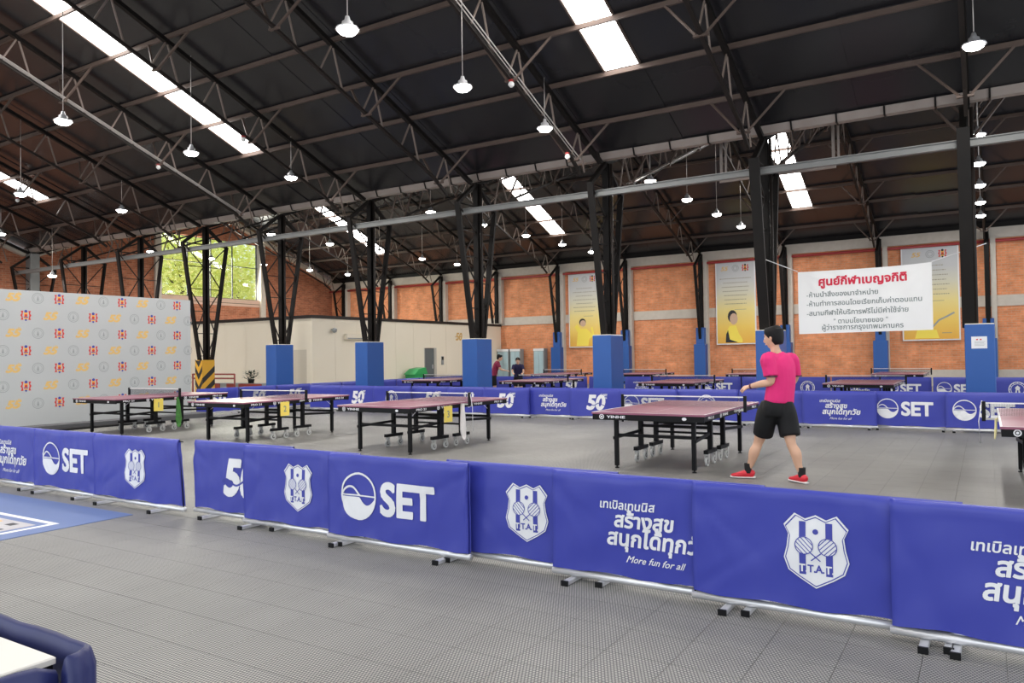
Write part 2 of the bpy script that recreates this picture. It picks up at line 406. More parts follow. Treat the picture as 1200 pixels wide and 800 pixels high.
# the web strut that leans from the second and fourth purlins to the lower chord
webm = [[b.mesh('web', M_web), mirror(b, YR).mesh('web', M_web)] for b, _ in webs]
brm = [[b.mesh('brace', M_purlin), mirror(b, YR).mesh('brace', M_purlin)] for b in brs]
pipe = MB()
for o in (-.07, .0, .07): pipe.tube([tp(1.2, .84)+Vector((.06+o, 0, 0)), tp(9, .84)+Vector((.06+o, 0, 0))], .014, 6)
pipem = pipe.mesh('conduit', M_conduit); pipem2 = mirror(pipe, YR).mesh('conduit', M_conduit)
for k, x in enumerate(TX):
    for bay in (0, 1):
        t = struct('roof_truss', (x, bay*18.8, 0))
        if bay: t.rotation_euler.z = -((.1-3.92*(k-2))-.05-x)/17.7
        for s in (0, 1):
            link('top_chord', topm[s], t); link('bottom_chord', botm[0][s], t)
            for w in webm: link('web', w[s], t)
            for w in brm: link('brace', w[s], t)
        if bay == 1 and k-2 == 2: link('conduit', pipem2, t)['label'] = 'bundle of pale galvanised conduits'
        if bay == 0 and k-2 in (2, 5): o = link('conduit', pipem, t); o['label'] = 'bundle of pale galvanised conduits'
# valley gutter with its strap brackets, and the grey crossbeam below it
gut = struct('valley_gutter')
b = MB(); b.add([(X0,YG-.17,6.60),(X0,YG-.10,6.44),(X0,YG+.10,6.44),(X0,YG+.17,6.60),(X1,YG-.17,6.60),(X1,YG-.10,6.44),(X1,YG+.10,6.44),(X1,YG+.17,6.60)], [(0,4,5,1),(1,5,6,2),(2,6,7,3),(3,7,4,0),(0,1,2,3),(7,6,5,4)])
part('gutter_trough', b, M_gutter, gut)
st = MB(); st.box((-.018, YG-.12, 6.42), (.018, YG+.12, 6.436)); st.bar((0, YG-.115, 6.43), (0, YG-.19, 6.60), .016, .036, up=(1,0,0)); st.bar((0, YG+.115, 6.43), (0, YG+.19, 6.60), .016, .036, up=(1,0,0)); stm = st.mesh('gutter_strap', M_steel)
for i in range(48): link('gutter_strap', stm, gut, (X0+.4+i*.93, 0, 0))
cb = struct('crossbeam'); YBM = 17.06
b = MB(); b.box((X0, YBM-.06, 5.40), (X1, YBM+.06, 5.42)); b.box((X0, YBM-.06, 5.53), (X1, YBM+.06, 5.55)); b.box((X0, YBM-.012, 5.42), (X1, YBM+.012, 5.53)); part('steel_beam', b, M_beam, cb)

for (xa, xb, xv, lab) in ((-5.55, -4.75, -5.5, 'pale hanging frame beside the towel-table column'), (-4.3, -2.85, -2.9, 'pale hanging frame near the far skylight')):
    t = thing('support_bracket', 'pale steel bracket hung behind the valley gutter, '+('beside the near skylight side' if xa < -5 else 'below the far skylight'), 'bracket', ((xa+xb)/2, 18.9, 5.75))
    w_ = (xb-xa)/2; xv -= (xa+xb)/2
    part('lower_bar', MB().box((-w_, -.03, 0), (w_, .03, .06)), M_gutter, t)
    part('hanger', MB().box((xv-.03, -.03, .06), (xv+.03, .03, zr(18.9)-5.75)), M_gutter, t)
    part('hanger', MB().box((xv+.09, -.03, .06), (xv+.13, .03, zr(18.9)-5.75)), M_gutter, t)
# columns
COLX = [-.1-3.98*k for k in range(10)]
def column(k):
    sh_ = .14 if k == 0 else (.06 if k == 1 else 0); x = COLX[k]-.04-sh_; pad = k <= 5; lw = .22 if k == 0 else (.22 if k == 1 else .15)
    lab = (['black lattice steel column with yellow and black striped foot', 'black lattice column against the edge of the gable window', 'black lattice column rising behind the middle of the logo backdrop', 'pale grey corner column at the end of the crossbeam'][k-6]) if k > 5 else ''
    lab = {0: 'lattice steel column in a blue pad with a white notice taped on it', 1: 'lattice steel column in a blue pad right behind the man in pink', 2: 'lattice steel column in a blue pad in front of the poster of a waving figure',
           3: 'lattice steel column in a blue pad by the far end of the cream room', 4: 'lattice steel column in a blue pad beside the wall air conditioner', 5: 'lattice steel column in a blue pad before the cream room corner'}.get(k, lab)
    c = thing('steel_column', lab, 'column', (x, YG, 0), 0, 'lattice columns under the valley gutter')
    zt = 2.0 if pad else (1.53 if k == 6 else .6)
    if k == 9:
        part('post', MB().cham((-.32, -.2, 0), (.12, .2, 6.38), .02), M_beam, c); zt = 2
    for s in (-1, 1):
        part('leg', MB().bar((0, s*.25, zt-.05), (0, s*.92, 5.72), .075, lw, up=(1,0,0)), M_steel, c)
        part('knee_strut', MB().bar((0, s*.92, 5.68), (0, s*.06, 6.33), .08, .12, up=(1,0,0)), M_steel, c)
        b = MB(); zz = [zt+.15+i*(5.55-zt)/5 for i in range(6)]
        for i, z in enumerate(zz):
            w = .25+(.67)*(z-zt)/(5.72-zt); z2 = zz[i+1] if i < 5 else 5.72; w2 = .25+.67*(z2-zt)/(5.72-zt)
            o = MB()
            if i % 2 == 0: o.bar((0, s*.07, z), (0, s*w2, z2), .03, .03)
            else: o.bar((0, s*w, z), (0, s*.07, z2), .03, .03)
            part('lattice_bar', o, M_chord, c)
            part('rung', MB().bar((0, s*.06, z), (0, s*w, z), .03, .025), M_chord, c)
    if k != 9:
        b = MB(); b.box((-.08, -.06, 0 if not pad else .1), (.08, -.048, 6.36)); b.box((-.08, .048, .1), (.08, .06, 6.36)); b.box((-.008, -.048, .1), (.008, .048, 6.36)); part('post', b, M_steel, c)
        part('downpipe', MB().tube([(.13, .04, .1), (.13, .04, 6.34)], .035, 10), M_chord, c, True)
    if pad:
        b = MB(); b.cham((-.21+sh_, -.5, 0), (.29+sh_, .25, 2.0), .015); p = part('pad', b, M_pad, c)
        part('pad_top', MB().box((-.2+sh_, -.49, 1.996), (.28+sh_, .24, 2.012)), M_cream, p)
    if k == 6:
        sm = mat('yellow_paint', (.72, .38, .03), .6); sb = mat('black_paint', (.02, .02, .018), .6)
        p = part('striped_foot', MB().box((-.2, -.3, 0), (.2, .22, 1.53)), sm, c)
        b = MB()
        for i in range(4):
            z = -.1+i*.46
            for (ax, bx) in ((-.2, 0), (0, .2)):
                za, zb2 = (z+.3, z) if ax < -.1 else (z, z+.3)
                q = [(ax, max(0, za)), (bx, max(0, zb2)), (bx, min(1.53, max(0, zb2+.22))), (ax, min(1.53, max(0, za+.22)))]
                b.add([(u, -.302, v) for u, v in q], [(0,1,2,3)])
            q = [(-.3, max(0, z+.3)), (.22, max(0, z+.75)), (.22, min(1.53, z+.97)), (-.3, min(1.53, z+.52))]
            if z+.75 < 1.5: b.add([(.202, u, v) for u, v in q], [(0,1,2,3)])
        part('black_stripe', b, sb, p)
    if k == 0:
        n = part('taped_notice', MB().box((-.1+sh_, -.504, 1.53), (.16+sh_, -.501, 1.76)), M_white, c)
        P = Print(); P.poly([rect(-.05, .05, -.02, .075)], 0).poly([rect(.01, .05, .04, .075)], 0)
        for i in range(4): P.poly([rect(-.08, .02-i*.025, .1-.02*(i % 2), .026-i*.025)], 1)
        part('notice_lettering', P.mb(lambda u, v, la: (.03+sh_+u, -.506, 1.64+v)), [M_redp, M_ltgrey], n)
for k in range(10): column(k)

# back wall with its concrete bands, red main and wall columns
wb = struct('wall_back')
wth = .3
part('brickwork', MB().box((X0, YB, 0), (X1, YB+wth, 6.5)), M_brick, wb)
part('concrete_ledge', MB().box((X0, YB-.12, 5.98), (X1, YB, 6.42)), M_conc, wb)
part('concrete_band', MB().box((X0, YB-.05, 3.24), (X1, YB, 3.68)), M_conc, wb)
part('concrete_plinth', MB().box((-3.7, YB-.08, 0), (X1, YB, .69)), M_conc, wb)
part('eave_flashing', MB().box((X0, YB-.14, 6.42), (X1, YB+.1, 6.62)), M_steel, wb)
o = part('sprinkler_main', MB().tube([(X0, YB-.22, 5.86), (X1, YB-.22, 5.86)], .06, 8), M_redpipe, None, True); tag(o, 'red sprinkler main running along the brick wall under the concrete ledge', 'pipe')
WX = [.1-3.92*k for k in range(-1, 10)]
for k, x in enumerate(WX):
    if x < X0+.3: continue
    vis = x > -23
    kk = k-1
    spots = {0: 'behind the notice column', 1: 'behind the white hanging banner', 2: 'just right of the head of the man in pink', 3: 'between the two yellow posters', 4: 'half hidden by the column before the waving figure poster', 5: 'beside the pale glass cabinets'}
    c = thing('wall_column', 'black steel column against the brick wall, '+spots.get(kk, 'above the cream room roof').replace('right of', 'beyond'), 'column', (x, YB-.3, 0), 0, 'steel columns against the brick wall')
    part('pilaster', MB().box((.12, .02, 0 if vis else 3.35), (.31, .3, 5.98)), M_conc, c)
    zb_ = 0 if vis else 3.35
    part('post', MB().box((-.09, -.08, zb_), (.09, .1, 6.3)), M_steel, c)
    part('leg', MB().bar((0, -.16-(zb_ > 0)*.267, max(1.9, zb_)), (0, -.86, 5.72), .07, .13, up=(1,0,0)), M_steel, c)
    part('knee_strut', MB().bar((0, -.86, 5.68), (0, 0, 6.3), .07, .11, up=(1,0,0)), M_steel, c)
    for i in range(5):
        z = 2.1+i*.7; w = .16+.7*(z-1.9)/3.8; w2 = .16+.7*(z+.7-1.9)/3.8
        part('lattice_bar', MB().bar((0, -.08 if i % 2 else -w, z), (0, -w2 if i % 2 else -.08, z+.7), .03, .03), M_chord, c)
    if vis:
        part('lower_pad', MB().cham((-.28, -.36, 0), (.28, .04, 1.95), .015), M_pad, c)
        part('upper_pad', MB().cham((-.2, -.25, 1.9), (.2, .04, 2.75), .015), M_pad, c)

# end wall: brick gables, the big window with its frame, coping
wl = struct('wall_left'); XW = -36.5
WIN = (24.1, 30.6, 5.0, 8.3)
def gable(y0, y1, z0, f1, m, nm='brickwork', x0=XW-.3, x1=XW):
    return part(nm, MB().add([(x0,y0,z0),(x0,y1,z0),(x0,y1,f1(y1)),(x0,y0,f1(y0)),(x1,y0,z0),(x1,y1,z0),(x1,y1,f1(y1)),(x1,y0,f1(y0))], [(0,3,2,1),(4,5,6,7),(0,1,5,4),(1,2,6,5),(2,3,7,6),(3,0,4,7)]), m, wl)
top = lambda y: zr(y)-.02
gable(-1.1, 8.3, 0, top, M_brick2); gable(8.3, 17.7, 0, top, M_brick2); gable(17.7, 24.1, 0, top, M_brick2)
gable(24.1, 30.6, 0, lambda y: 4.6, M_brick2); gable(24.1, 27.1, 8.3, top, M_brick2); gable(27.1, 30.6, 8.3, top, M_brick2); gable(30.6, 36.5, 0, top, M_brick2)
part('window_apron', MB().box((XW-.32, 24.1, 4.6), (XW+.02, 30.6, 5.0)), mottled('pale_pink_render', (.62, .42, .32), (.7, .5, .4), 3, .8), wl)
part('apron_groove', MB().box((XW+.02, 24.1, 4.74), (XW+.03, 30.6, 4.77)), M_purlin, wl)
for y in (24.0, 30.75): part('concrete_pier', MB().box((XW-.34, y-.17, 0), (XW+.16, y+.17, top(y)-.1)), M_conc, wl)
for a, b2 in ((8.3, 17.5), (17.9, 27.1), (27.1, 36.4)):
    part('coping', MB().bar((XW+.12, a, zr(a)-.16), (XW+.12, b2, zr(b2)-.16), .3, .22), M_conc, wl)
win = struct('window_1')
fr = mat('dark_window_frame', (.05, .05, .05), .5)
for y in (24.25, 25.9, 27.35, 28.8, 30.5): part('mullion', MB().box((XW-.2, y-.025, 5.0), (XW-.14, y+.025, 8.3)), fr, win)
for z in (5.02, 6.9, 8.28): part('transom', MB().box((XW-.2, 24.17, z-.02), (XW-.14, 30.58, z+.02)), fr, win)
gm = bpy.data.materials.new('window_glass'); gm.use_nodes = True; gn = gm.node_tree.nodes; gn.clear()
go = gn.new('ShaderNodeOutputMaterial'); gt = gn.new('ShaderNodeBsdfTransparent'); gt.inputs[0].default_value = (.93, .96, .92, 1); gg = gn.new('ShaderNodeBsdfGlossy'); gg.inputs['Roughness'].default_value = .02; gx = gn.new('ShaderNodeMixShader'); gx.inputs[0].default_value = .06
gm.node_tree.links.new(gt.outputs[0], gx.inputs[1]); gm.node_tree.links.new(gg.outputs[0], gx.inputs[2]); gm.node_tree.links.new(gx.outputs[0], go.inputs[0])
for a, b2 in zip((24.25, 25.9, 27.35, 28.8), (25.9, 27.35, 28.8, 30.5)):
    for z0, z1 in ((5.04, 6.88), (6.92, 8.26)): part('pane', MB().box((XW-.175, a+.03, z0), (XW-.168, b2-.03, z1)), gm, win)
# cream room built inside the hall
cr = struct('partition_wall'); XR, YRM, ZRM = -23.34, 22.2, 3.18
for i in range(11):
    y0 = YRM+i*1.3; y1 = min(y0+1.3, YB-.01)
    if y0 >= YB: break
    a, b2 = y0+.004, y1-.004
    if i == 5: part('wall_panel', MB().box((XR-.1, a, 0), (XR, 29.5, ZRM)), M_cream, cr); part('wall_panel', MB().box((XR-.1, 29.5, 1.97), (XR, b2, ZRM)), M_cream, cr)
    elif i == 6: part('wall_panel', MB().box((XR-.1, 30.46, 0), (XR, b2, ZRM)), M_cream, cr); part('wall_panel', MB().box((XR-.1, a, 1.97), (XR, 30.46, ZRM)), M_cream, cr)
    else: part('wall_panel', MB().box((XR-.1, a, 0), (XR, b2, ZRM)), M_cream, cr)
for i in range(10):
    x1 = XR-.1-i*1.32; part('wall_panel', MB().box((max(XW, x1-1.312), YRM, 0), (x1 if i else XR-.104, YRM+.1, ZRM)), M_cream, cr)
b = MB(); b.box((XW, YRM-.05, ZRM), (XR+.05, YRM+.12, ZRM+.13)); b.box((XR-.12, YRM+.12, ZRM), (XR+.05, YB-.01, ZRM+.13)); part('black_cap', b, M_capblk, cr)
part('room_roof', MB().box((XW, YRM+.12, ZRM+.02), (XR-.12, YB-.01, ZRM+.06)), mat('room_roof', (.3, .28, .25), .8), cr)
part('door_outline', MB().box((-24.42, YRM-.008, 0), (-23.66, YRM-.001, 1.9)), mat('cream_door', (.72, .66, .54), .5), cr)
d1 = struct('door_1', (XR, 29.98, 0))
part('door_leaf', MB().box((-.07, -.46, .02), (-.03, .3, 1.95)), mat('dark_grey_door', (.13, .15, .155), .4), d1)
part('door_frame', MB().box((-.1, .3, 0), (.02, .48, 1.97)).box((-.1, -.48, 0), (.02, -.44, 1.97)), mat('grey_door_frame', (.5, .48, .43), .5), d1)
h = part('door_handle', MB().box((-.03, .17, .95), (.02, .2, 1.15)), M_alu, d1)
t = thing('air_conditioner', 'white split air conditioner mounted high on the cream wall', 'air conditioner', (XR+.004, 24.6, 2.33))
part('housing', MB().cham((.0, -.6, 0), (.2, .6, .24), .03), M_cream, t); part('louvre', MB().box((.2, -.56, .02), (.212, .56, .06)), M_ltgrey, t)
t = thing('dome_camera', 'small grey dome camera on the cream wall', 'camera', (XR, 23.3, 2.72))
part('bracket', MB().box((0, -.04, -.05), (.1, .04, .05)), M_castor, t); b = MB(); b.lathe([(.001, -.13), (.08, -.1), (.11, -.03), (.11, .03), (.04, .08), (.001, .08)], (.16, 0, 0), 14); part('dome', b, M_ltgrey, t, True)
t = thing('card_reader', 'small black card reader on the cream wall beside the grey door', 'card reader', (XR, 30.95, 1.13)); part('body', MB().cham((0, -.09, 0), (.04, .09, .42), .01), M_ltgrey, t); part('screen', MB().box((.041, -.07, .24), (.046, .07, .4)), M_blackpl, t)
t = thing('wall_emblem', 'gold anniversary sign fixed to the cream wall', 'sign', (XR, 32.4, 2.56))
P = Print().text('50', 0, 0, h=.42, bold=.03, shear=.2)
part('gold_numerals', P.mb(lambda u, v, la: (.02, u, v)), M_gold, t)
b = MB(); b.box((0, -.3, -.02), (.015, .3, .02)); part('fixing_rail', b, M_gold, t)
for i, (y, z) in enumerate(((33.6, 1.95), (34.0, 1.2))):
    t = thing('wall_hook', ('small pale fitting high on the cream wall end', 'small pale fitting low on the cream wall end')[i], 'fitting', (XR, y, z)); part('plate', MB().cham((0, -.1, -.12), (.05, .1, .12), .01), M_castor, t); part('knob', MB().box((.05, -.04, -.05), (.08, .04, .05)), M_alu, t)

# ---------------------------------------------------------------- printed designs
def set_logo():  # ring with a wave, then the three letters; about 2.2 wide, 1 high = ring height
    P = Print(); r = .5; cx = -1.0
    P.poly(ring(cx, 0, r, .045))
    wv = [(cx-r*.93+2*r*.93*i/24, .14*math.sin(2*math.pi*(i/24)*.96+.1)*1.25) for i in range(25)]
    low = [(cx+r*.93*math.cos(math.pi+math.pi*i/20), r*.93*math.sin(math.pi+math.pi*i/20)) for i in range(21)]
    ww = [(x, min(y, -.02)) for x, y in wv]
    P.poly([low+ww[::-1]])
    P.poly([stroke([(x, max(y, 0)+.02) for x, y in wv[:14]], .045)]); P.poly([rect(cx-.47, -.0, cx+.47, .03)])
    P.text('SET', .32, 0, w=1.42, h=.72, bold=.038); return P
def fifty():  # slanted figures cut by a wave, with the small ring and letters above
    P = Print(); P.text('50', 0, 0, w=1.35, h=1.0, bold=.045, shear=.18)
    P.poly([stroke([(-.72+1.5*i/30, -.12+.07*math.sin(i/30*4*math.pi)) for i in range(31)], .05)], 1, 1)
    P.stamp(set_logo(), .62, .46, .2); P.text('50', .72, .28, h=.1, bold=.03); return P
def shield():
    h = [(0,.49),(-.14,.43),(-.28,.5),(-.43,.33),(-.37,.2),(-.39,.03),(-.43,-.13),(-.37,-.30),(-.22,-.40),(0,-.52)]
    out = h+[(-x, y) for x, y in h[1:-1]][::-1]; sc = lambda k: [(x*k, y*k-.003) for x, y in out]
    P = Print().poly([out]); P.poly([sc(.955), sc(.925)[::-1]], 1, 1)
    for s in (-1, 1):
        P.poly([rect(s*.175-.045, -.34, s*.175+.045, .39)], 1, 1)
    for s in (-1, 1):
        c = (s*.155, .06)
        P.poly([circ(*c, .125, 20)], 0, 2); P.poly(ring(*c, .125, .012, 20), 1, 3)
        for i in range(-2, 3):
            q = i*.045; L = math.sqrt(max(0, .115**2-q*q)); u = (.707, .707*s); v = (-.707*s, .707)
            P.poly([stroke([(c[0]+v[0]*q-u[0]*L, c[1]+v[1]*q-u[1]*L), (c[0]+v[0]*q+u[0]*L, c[1]+v[1]*q+u[1]*L)], .011)], 1, 3)
        P.poly([stroke([(s*.07, -.03), (-s*.07, -.15)], .05)], 0, 2); P.poly([stroke([(s*.07, -.03), (-s*.06, -.14)], .016)], 1, 3)
    P.poly([circ(0, .26, .038, 12)], 1, 2)
    P.text('T.', -.17, -.25, h=.11, bold=.03, mi=0, layer=3).text('T.A.', 0, -.25, w=.22, h=.11, bold=.03, mi=1, layer=2).text('T.', .175, -.25, h=.11, bold=.03, mi=0, layer=3); return P
def slogan():
    P = Print(); P.text('เทเบิลเทนนิส', -.14, .12, w=.34, bold=.022, shear=.12)
    P.text('สร้างสุข', -.04, .03, w=.36, bold=.032, shear=.12); P.text('สนุกได้ทุกวัย', .04, -.075, w=.62, bold=.032, shear=.12)
    P.text('More fun for all', .03, -.185, w=.36, bold=.01, shear=.45); return P
def seal():
    P = Print().poly(ring(0, 0, .5, .05)).poly(ring(0, 0, .38, .03)); P.poly([[(-.16,-.3),(-.1,-.02),(-.14,.12),(0,.26),(.14,.12),(.1,-.02),(.16,-.3)]])
    for i in range(12): a = i*math.pi/6; P.poly([circ(.43*math.cos(a), .43*math.sin(a), .025, 8)])
    P.poly([[(-.04,-.3),(-.04,-.05),(.04,-.05),(.04,-.3)]], 1, 1); return P
LOGO = {'set': (set_logo(), .38), 'fifty': (fifty(), .37), 'shield': (shield(), .40), 'slogan': (slogan(), 1.12), 'seal': (seal(), .42)}
MI = {'set': 'circle and wave emblem with three white letters', 'fifty': 'large white number fifty', 'shield': 'white shield with crossed bats', 'slogan': 'white slogan in three lines', 'seal': 'white round seal'}

# ---------------------------------------------------------------- barriers
def barrier(x, y, rz, logo, label, seed, group, w=1.4, loff=0, feet=(-.58, .6), nx=36, nz=16, lean=0, h=.735):
    """runs along its own x, faces -y"""
    rnd = random.Random(seed); t = thing('court_barrier', label, 'barrier', (x, y, 0), rz, group)
    cr = [(rnd.uniform(-w/2, w/2), rnd.uniform(.012, .04), rnd.uniform(-.007, .009)) for _ in range(8)]
    dg = [(rnd.choice((-1, 1))*w/2, rnd.choice((.1, .66)), rnd.uniform(.4, 1.4), rnd.uniform(.008, .017)) for _ in range(6)]
    ph = [rnd.uniform(0, 6.28) for _ in range(6)]
    def fold(u, v):
        q = .008*math.sin(u*4.2+ph[0])*math.cos(v*5+ph[1])+.003*math.sin(u*13+v*7+ph[2])+.0022*math.sin(u*9-v*19+ph[3])
        for c, s, a in cr: q += a*math.exp(-((u-c)/s)**2)
        for cx, cz, an, a in dg:
            du, dv = u-cx, v-cz; sg = 1 if cx < 0 else -1; d = du*math.sin(an)*sg-dv*math.cos(an)*(1 if cz < .4 else -1); rr = math.hypot(du, dv)
            q += a*math.exp(-(d/.025)**2)*math.exp(-rr/.35)
        low = max(0, (.18-v)/.18); q -= .02*low*low*(.6+.4*math.sin(u*7+ph[4])); q += .006*low*math.sin(u*31+ph[5])
        return min(q, .007)*min(1, (h-v)/.06)
    zb = .085; b = MB(); vs = []; fs = []
    rows = [zb+(h-zb)*j/nz for j in range(nz+1)]
    xe = lambda i, v: -w/2+w*i/nx+lean*v*(1-abs(2*i/nx-1) if False else (i/nx if lean else 0))
    for j, v in enumerate(rows):
        for i in range(nx+1):
            u = xe(i, v); vv = v+(.008*math.sin(u*11+ph[4]) if j == 0 else 0); r = h-v; sh = .012 if r < .012 else 0
            vs.append((u, -.018+fold(u, v)+sh, vv))
    nn = len(vs)
    for j, v in enumerate(reversed(rows)):
        for i in range(nx+1): u = xe(i, v); vs.append((u, .018+(fold(u, v)*.5)-(.012 if h-v < .012 else 0), v+(.004 if j == 0 else 0)))
    R = 2*nz+2; W1 = nx+1
    for j in range(R-1):
        for i in range(nx): fs.append((j*W1+i, j*W1+i+1, (j+1)*W1+i+1, (j+1)*W1+i))
    for e in (0, nx):
        for j in range(nz): a, b2, c, d = j*W1+e, (j+1)*W1+e, (R-2-j)*W1+e, (R-1-j)*W1+e; fs.append((a, d, c, b2) if e == 0 else (a, b2, c, d))
    b.add(vs, fs); cov = part('cover', b, M_fabric, t, True)
    hem = MB().box((-w/2+.0, -.022, h-.034), (w/2, -.0205, h-.031)); 
    if logo:
        P, sc = LOGO[logo]; cz = .41
        pr_ = P.mb(lambda u, v, la: (u*sc+loff, -.0245-la*.0015+fold(u*sc+loff, v*sc+cz), v*sc+cz), .03/sc)
        part('printed_logo', pr_, [M_white, M_navy], cov, label=MI[logo])
    part('bottom_rail', MB().tube([(-w/2-.01, 0, .055), (w/2+.01, 0, .055)], .024, 12), M_alu, t, True)
    part('top_rail', MB().tube([(-w/2+.01, 0, h-.016), (w/2-.01, 0, h-.016)], .005, 8), M_blk, t, True)
    for s in (-1, 1): part('end_pole', MB().tube([(s*(w/2-.006), .0, .04), (s*(w/2-.006)+(lean*h if s > 0 else 0), .0, h-.02)], .007, 8), M_blk, t, True)
    for u in feet:
        f = part('foot', MB().cham((u-.022, -.13, .004), (u+.022, .13, .03), .004), M_alu, t)
        for e_ in (-.142, .126): part('foot_cap', MB().box((u-.024, e_, .0), (u+.024, e_+.016, .034)), M_blackpl, f)
    return t
ORD = 'first second third fourth fifth sixth seventh eighth ninth tenth eleventh twelfth thirteenth fourteenth fifteenth'.split()
GF = 'barriers in the row nearest the camera'; D2 = 'blue barrier with '
front = [(-10.25, 4.78, 'slogan', 0, 'a white slogan, partly out of view, farthest along the front row', 1.4, (-.6, .45)),
         (-8.93, 4.75, 'set', .07, 'ring emblem and three letters, beside the blue floor mat', 1.4, (-.5, .35)),
         (-7.52, 4.71, 'shield', 0, 'a small white shield, ending in a slant at the gap', 1.56, (-.55, .4)),
         (-5.95, 4.77, 'fifty', 0, 'a large number fifty, starting at the gap', 1.38, (-.45, .55)),
         (-5.08, 4.67, 'shield', 0, 'a white shield between the number fifty and the large ring emblem', 1.42, (-.62, .6)),
         (-3.95, 4.60, 'set', .02, 'a big ring emblem and three letters, below the towel table', 1.43, (-.56, .50)),
         (-2.80, 4.69, 'shield', .01, 'a white shield tucked behind both its neighbours', 1.42, (-.62, .62)),
         (-1.83, 4.60, 'slogan', 0, 'a white slogan in full, below the purple table', 1.42, (-.56, .62)),
         (-.83, 4.54, 'shield', 0, 'the largest white shield, below the man in pink', 1.42, (-.5, .64)),
         (.26, 4.47, 'slogan', 0, 'a white slogan cut off by the picture edge', 1.42, (-.56, -.42))]
for i, (x, y, lg, lo, lab, w, ft) in enumerate(front):
    barrier(x, y, -.012 if i > 4 else 0, lg, D2+lab, 10+i, GF, w, lo, ft, lean=-.10 if i == 2 else 0, nx=44, nz=20)
GM = 'barriers across the middle of the hall'
f1 = [(-16.5, None, 'plain one at the corner behind the card two table'), (-15.2, 'fifty', 'number fifty just beyond the number two card table'), (-13.9, 'seal', 'round seal behind the net post of the towel table'), (-12.6, 'fifty', 'number fifty seen through the towel table net'), (-11.35, 'shield', 'shield hidden by the towel table net'),
      (-10.2, 'fifty', 'number fifty at the far corner of the towel table'), (-8.95, 'slogan', 'slogan between two number fifties'), (-7.75, 'fifty', 'number fifty just beyond the corner of the big purple table'), (-6.45, 'set', 'ring emblem seen through the big purple table net'),
      (-5.15, 'seal', 'round seal seen through the big purple table net'), (-3.75, None, 'plain, behind the man in pink'), (-2.48, 'slogan', 'slogan in full view beside the man in pink'), (-1.25, 'set', 'ring emblem and letters fully in view'), (.02, 'set', 'ring emblem and letters half covered by the end table'), (1.35, None, 'plain, behind the end table')]
for i, (x, lg, lab) in enumerate(f1):
    barrier(x, 16.25-.06*((i*7) % 3), 0, lg, 'middle-row blue barrier, '+lab, 40+i, GM, 1.36, 0, (-.55, .55), nx=20, nz=8)
for i in range(9):
    barrier(-18.35, 13.9+1.385*i, math.pi/2, 'fifty' if i in (0, 1, 2) else None, 'blue barrier in the row running past the cream room, '+ORD[i]+' one out from the backdrop', 70+i, 'barriers turning towards the cream room', 1.36, nx=16, nz=6)
f2 = [(-17.2, None), (-15.9, None), (-14.3, 'slogan'), (-12.9, 'fifty'), (-11.5, 'fifty'), (-10.1, 'slogan'), (-8.8, 'seal'), (-7.4, 'set'), (-6.05, None), (-4.7, 'seal'), (-3.35, 'slogan'), (-2.0, 'set'), (-.65, 'set'), (.7, 'seal'), (2.05, 'set')]
for i, (x, lg) in enumerate(f2):
    barrier(x, 24.85, 0, lg, 'far-row blue barrier, '+ORD[14-i]+' from the cut-off table side, '+({'seal': 'with a round seal', 'set': 'with a ring emblem and letters', 'slogan': 'with a slogan', 'fifty': 'with a number fifty', None: 'blank'}[lg]), 90+i, 'barriers in the far row', 1.31, nx=12, nz=5)

# ---------------------------------------------------------------- table tennis tables
M_net = bpy.data.materials.new('net_mesh'); M_net.use_nodes = True; nn_ = M_net.node_tree.nodes; ll_ = M_net.node_tree.links
pb = nn_['Principled BSDF']; pb.inputs['Base Color'].default_value = (.02, .025, .05, 1); pb.inputs['Roughness'].default_value = .9
tr = nn_.new('ShaderNodeBsdfTransparent'); mxs = nn_.new('ShaderNodeMixShader'); mxs.inputs[0].default_value = .4
g_ = nn_.new('ShaderNodeTexCoord'); sx_ = nn_.new('ShaderNodeSeparateXYZ'); ll_.new(g_.outputs['Object'], sx_.inputs[0])
def _mm(op, a, b=None):
    k = nn_.new('ShaderNodeMath'); k.operation = op
    for i, v in enumerate((a, b)):
        if v is None: continue
        if isinstance(v, (int, float)): k.inputs[i].default_value = v
        else: ll_.new(v, k.inputs[i])
    return k.outputs[0]
gx_ = _mm('LESS_THAN', _mm('FRACT', _mm('DIVIDE', sx_.outputs[0], .012)), .17); gz_ = _mm('LESS_THAN', _mm('FRACT', _mm('DIVIDE', sx_.outputs[2], .012)), .17)
ll_.new(_mm('MAXIMUM', gx_, gz_), mxs.inputs[0]); ll_.new(tr.outputs[0], mxs.inputs[1]); ll_.new(pb.outputs[0], mxs.inputs[2]); ll_.new(mxs.outputs[0], nn_['Material Output'].inputs['Surface'])
def brand():
    P = Print().poly(ring(-.2, 0, .035, .012, 14)).poly([circ(-.2, 0, .014, 10)]); P.text('YINHE', 0, 0, w=.26, h=.035, bold=.03); return P
